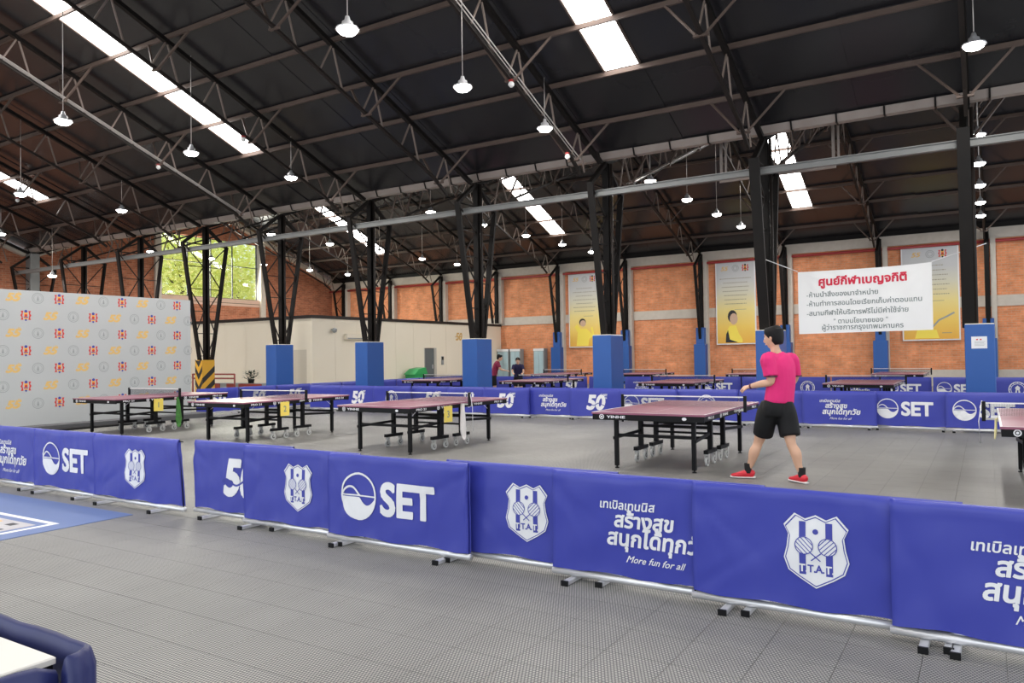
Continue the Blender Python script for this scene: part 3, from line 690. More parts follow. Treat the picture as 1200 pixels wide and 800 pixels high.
def make_table():
    t = empty('table_tennis_table'); hw, hl = .7625, 1.37
    for s in (-1, 1):
        a, b2 = (-hl, -.004) if s < 0 else (.004, hl)
        top = part('tabletop', MB().box((-hw, a, .735), (hw, b2, .76)), M_plum, t)
        b = MB()
        for x0, x1 in ((-hw, -hw+.02), (hw-.02, hw), (-.0015, .0015)): b.box((x0, a, .7595), (x1, b2, .7608))
        e = -hl if s < 0 else hl-.02; b.box((-hw+.02, e, .7595), (hw-.02, e+.02, .7608)); part('white_line', b, M_line, top)
        ap = MB(); ap.box((-hw+.01, a+.01 if s < 0 else hl-.035, .66), (hw-.01, a+.035 if s < 0 else hl-.01, .735)); 
        for q in (-1, 1): ap.box((q*(hw-.022)-.0125, a+.02, .672), (q*(hw-.022)+.0125, b2-.02, .735))
        apr = part('apron', ap, M_blackpl, t)
        P = brand(); sh = Print().text('PRO 21', 0, 0, w=.24, h=.035, bold=.03)
        e = s*(hl-.009)
        pm = MB()
        def put(Pp, fn):
            m_ = Pp.mb(fn); pm.add(m_.v, m_.f)
        put(P, lambda u, v, la: ((u-.42)*(-s), e+s*.0015, v+.702)); put(Print().poly([circ(.5, 0, .03, 14, .02)]), lambda u, v, la: (u*(-s), e+s*.0015, v+.70))
        put(sh, lambda u, v, la: (hw-.008, u+s*1.08, v+.708)); put(sh, lambda u, v, la: (-hw+.008, -u+s*1.08, v+.708))
        put(brand(), lambda u, v, la: (hw-.008, u+s*.45, v+.708))
        part('printed_lettering', pm, M_white, apr)
        for q in (-1, 1):
            lg = part('leg', MB().box((q*.53-.025, s*1.09-.025, .03), (q*.53+.025, s*1.09+.025, .68)), M_blk, t)
            part('levelling_foot', MB().lathe([(.012, .04), (.012, .012), (.03, .012), (.03, 0), (.001, 0)], (q*.53, s*1.09, 0), 10), M_blackpl, lg)
            part('side_rail', MB().bar((q*.56, s*1.12, .40), (q*.5, s*.32, .43), .02, .04), M_blk, t)
            part('stay', MB().bar((q*.53, s*1.06, .58), (q*.53, s*.9, .68), .008, .008), M_alu, t)
            u = part('inner_post', MB().box((q*.5-.03, s*.3-.03, .2), (q*.5+.03, s*.3+.03, .7)), M_blk, t)
            fb = part('foot_bar', MB().box((q*.5-.03, s*.3-.21, .165), (q*.5+.03, s*.3+.21, .215)), M_blk, t)
            for v in (-.16, .16):
                b = MB(); y = s*.3+v; x = q*.5
                b.tube([(x-.014, y, .062), (x+.014, y, .062)], .060, 14); b.tube([(x-.0165, y, .062), (x+.0165, y, .062)], .030, 12, 1); b.tube([(x-.019, y, .062), (x+.019, y, .062)], .018, 10)
                b.box((x-.03, y-.012, .06), (x-.022, y+.022, .15)); b.box((x+.022, y-.012, .06), (x+.03, y+.022, .15)); b.box((x-.03, y-.02, .14), (x+.03, y+.03, .168))
                part('castor', b, [M_castor, M_blackpl], fb)
        part('cross_rail', MB().bar((-.55, s*1.09, .44), (.55, s*1.09, .44), .02, .04), M_blk, t)
        part('cross_rail', MB().bar((-.5, s*.3, .50), (.5, s*.3, .50), .03, .04), M_blk, t)
        part('cross_rail', MB().bar((-.5, s*.3, .36), (.5, s*.3, .36), .03, .03), M_blk, t)
    nt = part('net', MB().box((-.9, -.001, .765), (.9, .001, .90)), M_net, t)
    part('net_tape', MB().box((-.9, -.004, .898), (.9, .004, .9135)), M_line, nt)
    for q in (-1, 1):
        p = part('net_post', MB().cham((q*.9-.02, -.022, .70), (q*.9+.02, .022, .925), .004), M_blackpl, t)
        part('clamp', MB().box((min(q*.7, q*.9), -.02, .715), (max(q*.7, q*.9), .02, .735)).box((min(q*.70, q*.78), -.03, .70), (max(q*.70, q*.78), .03, .718)), M_castor, p)
    return t
tb0 = make_table()
GT = 'table tennis tables in the near row'
tabs = [(-3.72, 10.57, .008, 'purple table tennis table in front of the man in pink', GT), (-8.21, 10.44, -.012, 'table tennis table with a white towel hanging by its net', GT),
        (-11.99, 10.35, .035, 'table tennis table with the yellow number two card', GT), (-15.74, 10.26, .02, 'table tennis table with a green cloth, in front of the logo backdrop', GT),
        (.86, 10.22, .0, 'purple table tennis table cut by the frame edge, straps hanging from its net post', GT),
        (-2.55, 20.6, 0, 'low-set purple table seen over the middle barriers beside the man in pink', 'tables between the middle and far barriers'), (-7.2, 20.6, 0, 'purple table seen over the middle barriers behind the near purple table', 'tables between the middle and far barriers'),
        (-11.9, 21.0, 0, 'table the boy in navy leans over, beyond the middle barriers', 'tables between the middle and far barriers'), (-15.9, 21.2, 0, 'table beside the cream wall below the green tub', 'tables between the middle and far barriers'),
        (-2.45, 28.7, 0, 'far table below the white hanging banner', 'tables against the brick wall'), (-7.2, 28.7, 0, 'far table half hidden by the pad behind the man in pink', 'tables against the brick wall'), (-11.6, 28.7, 0, 'far table between two blue padded columns', 'tables against the brick wall'), (-15.3, 28.7, 0, 'far table behind the boy in navy', 'tables against the brick wall')]
protos = []
for i, (x, y, rz, lab, gr) in enumerate(tabs):
    t = tb0 if i == 0 else dup(tb0); t.location = (x, y, 0); t.rotation_euler = (0, 0, rz); tag(t, lab, 'table', gr); protos.append(t)
def local(i, x, y, z): a, b, r, *_ = tabs[i]; return (a+x*math.cos(r)-y*math.sin(r), b+x*math.sin(r)+y*math.cos(r), z)
for i, num, off in ((3, '1', -.42), (2, '2', -.42), (1, '3', -.42)):
    c = thing('number_card', 'yellow paper card numbered %s hanging from the table edge' % {'1': 'one', '2': 'two', '3': 'three'}[num], 'sign', local(i, .772, off, .46), tabs[i][2])
    b = MB(); b.box((0, -.11, 0), (.004, .11, .26)); part('card', b, M_yel, c)
    P = Print().text(num, 0, .13, h=.11, bold=.01); part('number', P.mb(lambda u, v, la: (.006, u, v)), M_greyink, c)
def cloth(name, lab, loc, m, w, h, rz=0, seed=1):
    b = MB(); n = 14; vs = []; rnd = random.Random(seed)
    for j in range(13):
        z = -h*j/12; ww = w*(.12+.88*(j/12)**.8) if j < 9 else w*(1-.12*(j-8))
        for i in range(n):
            a = 2*math.pi*i/n; rr = ww/2*(1+.25*math.sin(3*a+j*.3)); vs.append((.035*math.sin(a)*(1+.3*math.sin(5*a)), rr*math.cos(a)+.03*(j/12), z+(.04*math.sin(2*a) if j == 12 else 0)))
    fs = [(j*n+i, j*n+(i+1) % n, (j+1)*n+(i+1) % n, (j+1)*n+i) for j in range(12) for i in range(n)]+[tuple(range(n)), tuple(range(12*n+n-1, 12*n-1, -1))]
    b.add(vs, fs); o = part(name, b, m, None, True, loc, rz); return tag(o, lab, 'towel')
cloth('towel', 'white towel hanging from the net clamp of the third table', local(1, .82, -.09, .74), M_towel, .17, .56)
cloth('towel', 'green and black cloth hanging below the net of the first table', local(3, .86, -.02, .74), mottled('green_black_cloth', (.015, .02, .015), (.12, .42, .08), 9, .9), .16, .62, seed=3)
cord = tag(part('net_cord', MB().tube([local(1, .91, 0, .928), local(1, .965, -.01, .7), local(1, .96, 0, .5), local(1, .963, 0, .28)], .005, 6), M_white, None, True), 'white cord hanging from the net post of the towel table', 'cord')
tag(part('net_cord', MB().tube([local(4, -.915, 0, .93), local(4, -.95, -.02, .7), local(4, -.94, 0, .45)], .006, 6), M_white, None, True), 'white cord dangling from the net post of the cut-off table', 'cord')
tag(part('strap', MB().tube([local(4, -.768, -.22, .755), local(4, -.785, -.22, .74), local(4, -.79, -.24, .62), local(4, -.80, -.28, .53)], [.012, .013, .014, .008], 8), mat('yellow_white_strap', (.75, .68, .35), .7)), 'pale yellow strap hanging over the edge of the cut-off table', 'strap')

# ---------------------------------------------------------------- logo backdrop and its stage
bd = thing('logo_backdrop', 'large grey backdrop wall printed with rows of gold, ring and red logos', 'backdrop', (-18.2, 8.94, .0))
part('printed_panel', MB().box((-.06, -4.0, .12), (0, 4.0, 3.14)), M_back, bd)
for y in (-3.9, -1.3, 1.3, 3.9): part('back_strut', MB().box((-.16, y-.03, .12), (-.06, y+.03, 3.0)), M_blk, bd)
redl = Print()
for s in (-1, 1): redl.poly([[(s*.22,.42),(s*.45,.42),(s*.36,.2),(s*.48,0),(s*.36,-.2),(s*.45,-.42),(s*.22,-.42),(s*.3,0)][::s]], 0)
redl.poly([rect(-.16, -.34, .16, .36)], 1).poly([circ(0, .38, .14, 12)], 2, 1).poly([circ(0, .0, .13, 12)], 0, 1).poly([circ(0, -.42, .1, 10)], 2, 1).poly([rect(-.2, -.2, .2, -.12)], 2, 1)
ringl = Print().poly(ring(0, 0, .5, .05, 22)).poly(ring(0, 0, .36, .03, 18)).poly([[(-.1,-.22),(-.05,.05),(0,.24),(.05,.05),(.1,-.22)]])
gold = Print().text('55', 0, 0, w=1.3, h=.72, bold=.055, shear=.3).text('55', .45, .42, w=.25, h=.12, bold=.02)
lay = {0: [], 1: [], 2: []}; b = MB(); MM = [M_redp, M_orange, M_navy, M_gold, M_ltgrey]
def put_logo(P, y, z, sc, mp):
    for V, F, mi, la in P.items: b.add([(.0015+.0008*la, (v[0]*sc)+y-8.94, v[1]*sc+z) for v in V], F, mp[mi])
for r in range(7):
    z = 2.975-.3945*r; off = 0 if r % 2 == 0 else .79
    for i in range(-7, 5):
        y = 12.54+i*1.515*1.0+off-.0
        for P, dy, sc, mp in ((redl, 0, .24, (0, 1, 2)), (ringl, -.47, .25, (4, 4, 4)), (gold, -.98, .26, (3, 3, 3))):
            yy = y+dy
            if 5.1 < yy < 12.86: put_logo(P, yy, z, sc, mp)
part('printed_logos', b, MM, bd)
tag(part('stage_platform', MB().cham((-18.45, 4.0, 0), (-17.75, 13.3, .12), .01), M_rubber), 'low dark carpeted platform under the logo backdrop', 'platform')
tag(part('cable_ramp', MB().cham((-17.7, 9.0, 0), (-17.45, 11.6, .05), .015), M_blackpl), 'low black cable ramp on the floor before the platform', 'cable ramp')

# ---------------------------------------------------------------- hanging banner
BX0, BX1, BY, BZ0, BZ1 = -3.50, -.90, 17.66, 1.93, 3.30
bn = thing('hanging_banner', 'white banner with red and grey writing roped between two columns', 'banner', ((BX0+BX1)/2, BY, 2.6))
bw, bh = BX1-BX0, BZ1-BZ0
def bf(u, v):
    s = .02*math.sin(u*3)+.008*math.sin(u*11+v*4)
    for cx, sg in ((-bw/2, 1), (bw/2, -1)):
        du, dv = (u-cx)*sg, bh/2-v; a = math.atan2(dv, du+1e-6); s += .012*math.sin(a*14)*math.exp(-math.hypot(du, dv)/.7)
    return s
def bz(u, v): return v-(.025*(1-(2*u/bw)**2) if v > 0 else 0)*(v/(bh/2))+.02*(u/bw)
b = MB(); nx, nz = 48, 24; vs = []
for side in (0, .004):
    for j in range(nz+1):
        for i in range(nx+1): u = -bw/2+bw*i/nx; v = -bh/2+bh*j/nz; vs.append((u, bf(u, v)+side, bz(u, v)))
n1 = (nx+1)*(nz+1); fs = []
for j in range(nz):
    for i in range(nx): a = j*(nx+1)+i; fs += [(a, a+1, a+nx+2, a+nx+1), (a+n1, a+nx+1+n1, a+nx+2+n1, a+1+n1)]
b.add(vs, fs); sh = part('sheet', b, M_banner, bn, True)
P = Print()
def ln(t, x0, x1, v, mi=1, bold=.012): P.text(t, (x0+x1)/2, v, w=x1-x0, mi=mi, bold=bold)
kx = bw/841.0; X = lambda p: (p-88)*kx-bw/2; Z = lambda q: bh/2-(q-125)/(548-125)*bh
for t, a, c, q, mi, bo in (('ศูนย์กีฬาเบญจกิติ', 228, 782, 205, 0, .038), ('-ห้ามนำสิ่งของมาจำหน่าย', 145, 606, 283, 1, .012), ('-ห้ามทำการสอนโดยเรียกเก็บค่าตอบแทน', 145, 868, 345, 1, .012), ('-สนามกีฬาให้บริการฟรีไม่มีค่าใช้จ่าย', 145, 786, 408, 1, .012), ('" ตามนโยบายของ "', 322, 662, 467, 1, .012), ('ผู้ว่าราชการกรุงเทพมหานคร', 245, 755, 513, 1, .012)):
    P = Print(); ln(t, X(a), X(c), Z(q), mi, bo)
    part('printed_lettering', P.mb(lambda u, v, la: (u, bf(u, v)-.005, bz(u, v)), .05), [M_redink, M_greyink], sh)
for a, c in (((-bw/2, 0, bh/2), (-.75, -.2, .35)), ((bw/2, 0, bh/2+.02), (.95, .1, .3))):
    part('rope', MB().tube([a, (a[0]+c[0], a[1]+c[1], a[2]+c[2]-(.0))], .01, 6), M_white, bn, True)

# ---------------------------------------------------------------- wall posters
mp_ = mat('poster_print', (.8, .8, .8), .6); n, l, pbs = nodes(mp_)
tc = n.new('ShaderNodeTexCoord'); sp = n.new('ShaderNodeSeparateXYZ'); cr_ = n.new('ShaderNodeValToRGB'); l.new(tc.outputs['Generated'], sp.inputs[0]); l.new(sp.outputs[2], cr_.inputs[0]); l.new(cr_.outputs[0], pbs.inputs['Base Color'])
e = cr_.color_ramp.elements; e[0].position = 0; e[0].color = (.80, .42, .06, 1); e[1].position = 1; e[1].color = (.56, .57, .60, 1)
for p_, c_ in ((.2, (.85, .58, .12, 1)), (.42, (.80, .66, .26, 1)), (.62, (.66, .63, .50, 1)), (.78, (.57, .57, .57, 1))): q = e.new(p_); q.color = c_
M_yshirt = mat('yellow_print', (.9, .72, .1), .6); M_skinp = mat('face_print', (.62, .42, .30), .6); M_hairp = mat('black_print', (.02, .02, .025), .6); M_gtext = mat('grey_text_print', (.33, .3, .22), .6)
def poster(x0, x1, lab, fig):
    w = x1-x0; t = thing('wall_poster', lab, 'poster', ((x0+x1)/2, YB-.14, 3.9), 0, 'yellow posters on the brick wall')
    part('frame', MB().box((-w/2, 0, -1.99), (w/2, .06, 1.99)), M_white, t)
    s_ = part('print', MB().box((-w/2+.05, -.006, -1.94), (w/2-.05, 0, 1.94)), mp_, t)
    P = Print(); rnd = random.Random(fig)
    P.text('55', -.5, 1.62, w=.36, h=.2, mi=4, bold=.03, shear=.25); P.poly(ring(.02, 1.62, .16, .02), 5); P.poly(ring(.02, 1.62, .1, .02), 5)
    P.items += [([(v[0]*.34+.48, v[1]*.34+1.62) for v in V], F, {0: 6, 1: 7, 2: 1}[mi], la) for V, F, mi, la in redl.items]
    MP = [M_gtext, M_hairp, M_yshirt, M_skinp, M_gold, M_ltgrey, M_redp, M_orange]; fp = lambda u, v, la: (u, -.008-la*.001, v)
    part('emblem_row', P.mb(fp), MP, s_); P = Print()
    for i in range(7):   # rows of small illegible script
        z = 1.12-.2*i; L = rnd.uniform(.42, .75); x = -L
        while x < L: q = rnd.uniform(.03, .09); P.poly([rect(x, z, min(x+q, L), z+.035)], 0); x += q+.025
    P.poly([rect(-.05, -.35, .5, -.33)], 0); part('script_lettering', P.mb(fp), MP, s_); P = Print()
    if fig == 1:
        P.poly([[(-.5,-1.9),(-.42,-1.2),(-.6,-.9),(-.45,-.75),(-.25,-1.0),(.1,-1.0),(.42,-1.3),(.35,-.95),(.45,-.9),(.55,-1.35),(.25,-1.55),(.2,-1.9)]], 2, 1); P.poly([circ(-.1, -.72, .17, 14)], 3, 2); P.poly([circ(-.13, -.66, .2, 14), ], 1, 1)
    elif fig == 2:
        P.poly([[(-.5,-1.9),(-.46,-1.4),(-.3,-1.1),(.0,-1.1),(.12,-1.45),(.3,-1.75),(.3,-1.9)]], 2, 1); P.poly([circ(-.1, -.78, .19, 14, .27)], 3, 2); P.poly([circ(-.16, -.66, .22, 14, .3)], 1, 1); P.poly([[(-.5,-1.9),(-.47,-1.5),(-.38,-1.3),(-.3,-1.75),(.1,-1.9)]], 1, 2)
    else:
        P.poly([[(-.6,-1.9),(-.5,-1.5),(-.2,-1.45),(.2,-1.55),(.3,-1.9)]], 2, 1); P.poly([stroke([(.0,-1.5),(.3,-1.15),(.6,-1.0),(.86,-.85)], .07)], 5, 2); P.poly([rect(.4, -1.7, .75, -1.67)], 0, 1)
    part('printed_figure', P.mb(fp), MP, s_)
poster(-18.93, -17.05, 'tall yellow poster of a figure with raised arm, half behind a padded column', 1)
poster(-10.98, -9.1, 'tall yellow poster of a dark-haired figure in a yellow shirt, beside the man in pink', 2)
poster(-3.0, -.87, 'tall yellow poster partly covered by the white banner', 3)

# glass cabinets by the back wall
M_glassb = mottled('pale_blue_glass', (.36, .52, .58), (.5, .64, .68), 3, .15)
for i, (x0, x1) in enumerate(((-23.3, -22.55), (-22.45, -21.8), (-20.95, -20.3))):
    t = thing('glass_cabinet', ['pale glass cabinet tight against the end of the cream room', 'pale glass cabinet, second out from the cream room', 'pale glass cabinet directly behind the boy in navy'][i], 'cabinet', ((x0+x1)/2, YB-.5, 0), 0, 'glass cabinets at the brick wall'); w = x1-x0
    part('case', MB().box((-w/2, 0, 0), (w/2, .4, 1.9)), M_ltgrey, t); part('glass_door', MB().box((-w/2+.05, -.015, .1), (-.01, 0, 1.75)), M_glassb, t); part('glass_door', MB().box((.01, -.015, .1), (w/2-.05, 0, 1.75)), M_glassb, t); part('top_panel', MB().box((-w/2, -.02, 1.77), (w/2, 0, 1.9)), M_white, t)

# green tub, low shelf with plant and red rail by the cream room
t = thing('green_tub', 'green plastic tub with a sloping lid by the cream wall', 'tub', (-22.75, 28.1, 0), math.pi/2)
b = MB(); b.add([(-.32,-.22,.0),(.32,-.22,.0),(.32,.22,.0),(-.32,.22,.0),(-.4,-.3,.72),(.4,-.3,.72),(.4,.3,.72),(-.4,.3,.72)], [(0,3,2,1),(4,5,6,7),(0,1,5,4),(1,2,6,5),(2,3,7,6),(3,0,4,7)]); part('body', b, M_green, t)
b = MB(); b.add([(-.5,-.33,.72),(.5,-.33,.72),(.5,.33,.72),(-.5,.33,.72),(-.1,-.3,.98),(.38,-.3,1.04),(.38,.3,1.04),(-.1,.3,.98)], [(0,3,2,1),(4,5,6,7),(0,1,5,4),(1,2,6,5),(2,3,7,6),(3,0,4,7)]); part('lid', b, M_green, t)
M_redw = mat('red_painted_wood', (.30, .05, .04), .5)
t = thing('low_shelf', 'low shelf with dark red panels beside the striped column foot', 'shelf', (-24.6, 19.6, 0))
part('carcass', MB().box((-1.3, -.25, 0), (1.6, .25, .62)), M_ltgrey, t)
for x in (-1.0, -.2, .9): part('red_panel', MB().box((x-.2 if x < .5 else .3, -.27, .2), (x+.2 if x < .5 else 1.6, -.25, .61)), M_redw, t)
t = thing('red_rail', 'red tubular rail behind the striped column foot', 'rail', (-25.3, 19.0, 0))
for z in (.82, .98): part('rail_tube', MB().tube([(-1.3, 0, z), (1.2, 0, z)], .03, 8), M_redw, t, True)
for x in (-1.3, 1.2): part('upright', MB().tube([(x, 0, 0), (x, 0, 1.0)], .03, 8), M_redw, t, True)
t = thing('potted_plant', 'small dark leafy plant standing on the low shelf', 'plant', (-23.9, 19.6, .62))
part('pot', MB().lathe([(.001, 0), (.1, 0), (.13, .16), (.11, .16), (.001, .14)], n=14), M_blackpl, t, True)
b = MB(); rnd = random.Random(5)
for i in range(90):
    a = rnd.uniform(0, 6.28); r = rnd.uniform(.05, .42); z = .18+rnd.uniform(0, .3); c = Vector((r*math.cos(a), r*math.sin(a)*.6, z)); d = Vector((math.cos(a), math.sin(a), rnd.uniform(-.4, .8))).normalized()*.1; e2 = d.cross(Vector((0,0,1))).normalized()*.035
    b.add([c-d, c+e2, c+d, c-e2], [(0,1,2,3)])
part('foliage', b, mat('dark_leaf', (.008, .03, .01), .6), t)

# blue playing mat with printed border
t = thing('floor_mat', 'blue floor mat with a white border and dashed printed panel', 'mat', (-10.2, 2.3, 0))
M_mat = mottled('blue_mat', (.10, .155, .33), (.12, .18, .38), 1.2, .55)
part('mat_sheet', MB().cham((-3.2, -2.0, 0), (2.99, 2.17, .006), .002), M_mat, t)
def R4(x0, y0, x1, y1, z): return [(x0,y0,z),(x1,y0,z),(x1,y1,z),(x0,y1,z)]
b = MB(); b.add(R4(-3.0, 1.52, 2.77, 1.58, .0068), [(0,1,2,3)]); b.add(R4(2.70, -1.8, 2.77, 1.52, .0068), [(0,1,2,3)]); part('border_line', b, M_white, t)
b = MB(); b.add(R4(-3.0, -1.8, 2.63, 1.44, .0066), [(0,1,2,3)]); part('pale_panel', b, mottled('pale_printed_mat', (.42, .40, .42), (.58, .56, .56), 6, .7), t)
b = MB(); b2 = MB()
for i in range(18):
    x = 2.45-i*.3; (b if i % 2 else b2).add(R4(x-.12, 1.3, x, 1.38, .0072), [(0,1,2,3)]); (b2 if i % 2 else b).add(R4(x-.12, 1.0, x, 1.07, .0072), [(0,1,2,3)])
    y = 1.2-i*.17; (b if i % 2 else b2).add(R4(2.5, y-.1, 2.56, y, .0072), [(0,1,2,3)])
part('yellow_dashes', b, M_orange, t); part('black_dashes', b2, M_hairp, t)

# table with white top and blue covers in the near corner
t = thing('covered_table', 'white-topped table wrapped in dark blue covers in the near corner', 'table', (-2.12, 1.10, 0))
M_cov = mottled('dark_blue_cover', (.010, .014, .075), (.016, .022, .12), 5, .5, .15)
part('tabletop', MB().cham((-1.3, -1.0, .7165), (-.004, .0, .735), .004), mat('warm_white_board', (.74, .70, .64), .5), t)
part('table_frame', MB().box((-1.28, -.98, .66), (-.008, -.008, .716)), M_blackpl, t)
for x in (-1.24, -.07):
    for y in (-.94, -.07): part('leg', MB().box((x-.02, y-.02, 0), (x+.02, y+.02, .68)), M_blk, t)
def wall_sheet(pts, z0, z1, th, seed=0, dz=None):
    """thick vertical padded sheet following a plan line, with rounded rim and slight folds"""
    b = MB(); rnd = random.Random(seed); n = len(pts); vs = []; prof = [(-th/2, 0), (-th/2, .5), (-th/2, .93), (-th/4, .985), (0, 1), (th/4, .985), (th/2, .93), (th/2, .5), (th/2, 0)]
    for i, p in enumerate(pts):
        a = pts[max(i-1, 0)]; c = pts[min(i+1, n-1)]; d = math.hypot(c[0]-a[0], c[1]-a[1]); nx_, ny_ = (c[1]-a[1])/d, -(c[0]-a[0])/d; w = .008*math.sin(i*1.7)+rnd.uniform(-.004, .004)
        zt = z1+(dz(i) if dz else 0)
        for o, k in prof: vs.append((p[0]+nx_*(o+w*(1-k*.6)), p[1]+ny_*(o+w*(1-k*.6)), z0+(zt-z0)*k))
    m = len(prof); fs = [(i*m+j, (i+1)*m+j, (i+1)*m+j+1, i*m+j+1) for i in range(n-1) for j in range(m-1)]+[tuple(range(m)), tuple(range((n-1)*m+m-1, (n-1)*m-1, -1))]
    return b.add(vs, fs)
pts = [(-1.4+i*.09, .066) for i in range(16)]+[(.06*math.sin(a)+.005+.0, .006+.06*math.cos(a)) for a in [0.15*k for k in range(1, 11)]]+[(.070, -.012)]
part('back_cover', wall_sheet(pts, .03, .755, .045, 1), M_cov, t, True)
part('side_cover', wall_sheet([(.036+.003*math.sin(i), -.022-i*.05) for i in range(18)], .03, .745, .034, 2, lambda i: -.03*max(0, 1-i/2)**2), M_cov, t, True)
part('tie_cord', MB().tube([(.02, -.10, .63), (.06, -.05, .635), (.1, -.03, .63)], .004, 6), mat('lime_cord', (.6, .75, .35), .5), t, True)

# ---------------------------------------------------------------- lamps
M_lens = mat('lamp_lens', (1, .98, .93), .5, emit=30)
def make_lamp():
    t = empty('pendant_lamp')
    part('cord', MB().tube([(0, 0, .22), (0, 0, 1)], .008, 6), M_conduit, t, True)
    b = MB(); b.lathe([(.001, .2), (.03, .2), (.05, .13), (.085, .11), (.09, .05), (.175, .02), (.185, -.005), (.16, -.005), (.10, .02)], n=18); part('housing', b, M_alu, t, True)
    b = MB(); b.lathe([(.158, .0), (.15, -.03), (.11, -.065), (.05, -.08), (.001, -.082)], n=18); part('lens', b, M_lens, t, True)
    l = bpy.data.lights.new('lamp_light', 'AREA'); l.shape = 'DISK'; l.size = .3; l.energy = L_LAMP; l.color = (1, .97, .92)
    o = bpy.data.objects.new('lamp_light', l); COL.objects.link(o); o.parent = t; o.location = (0, 0, -.11)
    return t
lp = make_lamp(); first = True
rows = [(-.06, 'by the notice column'), (-8.12, 'over the towel table'), (-16.1, 'over the first table'), (-24.1, 'towards the striped column'), (-32.1, 'by the brick end wall')]
ys = [2.3, 5.4, 8.5, 11.5, 14.6, 20.8, 24.0, 27.2, 30.4, 33.4]
for x, wh in rows:
    for y in ys:
        z = 6.5
        o = lp if first else dup(lp); first = False; o.location = (x, y, z)
        bi = [v for v in ys if (v < YG) == (y < YG)]; o_ = ORD[bi.index(y)] if y > YG else ORD[len(bi)-1-bi.index(y)]
        tag(o, 'pendant lamp row '+wh+', '+o_+(' out from the gutter, near bay' if y < YG else ' out from the gutter, far bay'), 'lamp', 'pendant lamps, row '+wh)
        cd = [c for c in o.children if c.name.startswith('cord')][0]; cd.scale = (1, 1, 1); Lc = zr(y)-z-.05; cd.data = MB().tube([(0, 0, .22), (0, 0, Lc)], .008, 6).mesh('cord', M_conduit, True)
o = dup(lp); o.location = (-31.9, 16.4, 5.02); tag(o, 'white bell lamp hanging low beside the pale corner column', 'lamp')
cd = [c for c in o.children if c.name.startswith('cord')][0]; cd.data = MB().tube([(0, 0, .19), (0, 0, 1.98)], .008, 6).mesh('cord', M_conduit, True)
# small round detectors on the truss chords
for i, (k, d) in enumerate(((2, 4.05), (5, 4.05), (4, 4.3), (7, 4.05), (2, 1.6))):
    p = tp(d, 1.0); t = thing('smoke_detector', ['small pale round detector on the truss chord nearest the long skylight', 'small pale round detector under a truss with pale conduits', 'small pale round detector beside the end of the long skylight', 'small pale round detector in the dim end of the roof', 'small pale round detector above the valley gutter'][i], 'detector', (TX[k+2]+.02, p.y, p.z-.02))
    b = MB(); b.lathe([(.001, .06), (.03, .06), (.06, .02), (.065, -.02), (.03, -.06), (.001, -.07)], n=12); part('shell', b, M_line, t, True); part('red_base', MB().box((-.04, -.04, .05), (.04, .04, .09)), M_redpipe, t)

# ---------------------------------------------------------------- trees outside the gable window
M_leaf = mottled('leaf_painted_sunlit', (.86, .92, .20), (.97, .96, .50), 1.5, .6); M_bark = mat('bark', (.10, .07, .05), .9)  # overexposed sunlight put into the leaf colour, no sun lamp outside
for i, (x, y, h, r, lab) in enumerate(((-43.0, 30.0, 10.5, 3.1, 'yellow-green tree outside, filling the near half of the gable window'), (-44.0, 35.0, 10.0, 3.2, 'yellow-green tree outside, filling the far half of the gable window'), (-51, 37, 14, 4.2, 'taller pale green tree rising behind the two by the window'))):
    t = thing('broadleaf_tree', lab, 'tree', (x, y, 0), 0, 'trees outside the gable window'); rnd = random.Random(i+3)
    part('trunk', MB().tube([(0, 0, 0), (.1, .05, h*.35), (-.05, 0, h*.7)], [.22, .17, .08], 10), M_bark, t, True)
    for k in range(5): a = k*1.3; part('branch', MB().tube([(0, 0, h*(.35+.07*k)), (r*.6*math.cos(a), r*.6*math.sin(a), h*(.5+.08*k))], [.08, .03], 6), M_bark, t, True)
    b = MB()
    for k in range(4200):
        q = Vector((rnd.gauss(0, 1), rnd.gauss(0, 1), rnd.gauss(0, 1))).normalized()*r*rnd.random()**.4; c = Vector((q.x, q.y, h*.66+q.z*1.25))
        d = Vector((rnd.gauss(0, 1), rnd.gauss(0, 1), rnd.gauss(0, .6))).normalized()*.2; e_ = d.cross(Vector((rnd.gauss(0, 1), rnd.gauss(0, 1), 1))).normalized()*.09
        b.add([c-d, c+e_, c+d, c-e_], [(0,1,2,3)])
    part('foliage', b, M_leaf, t)

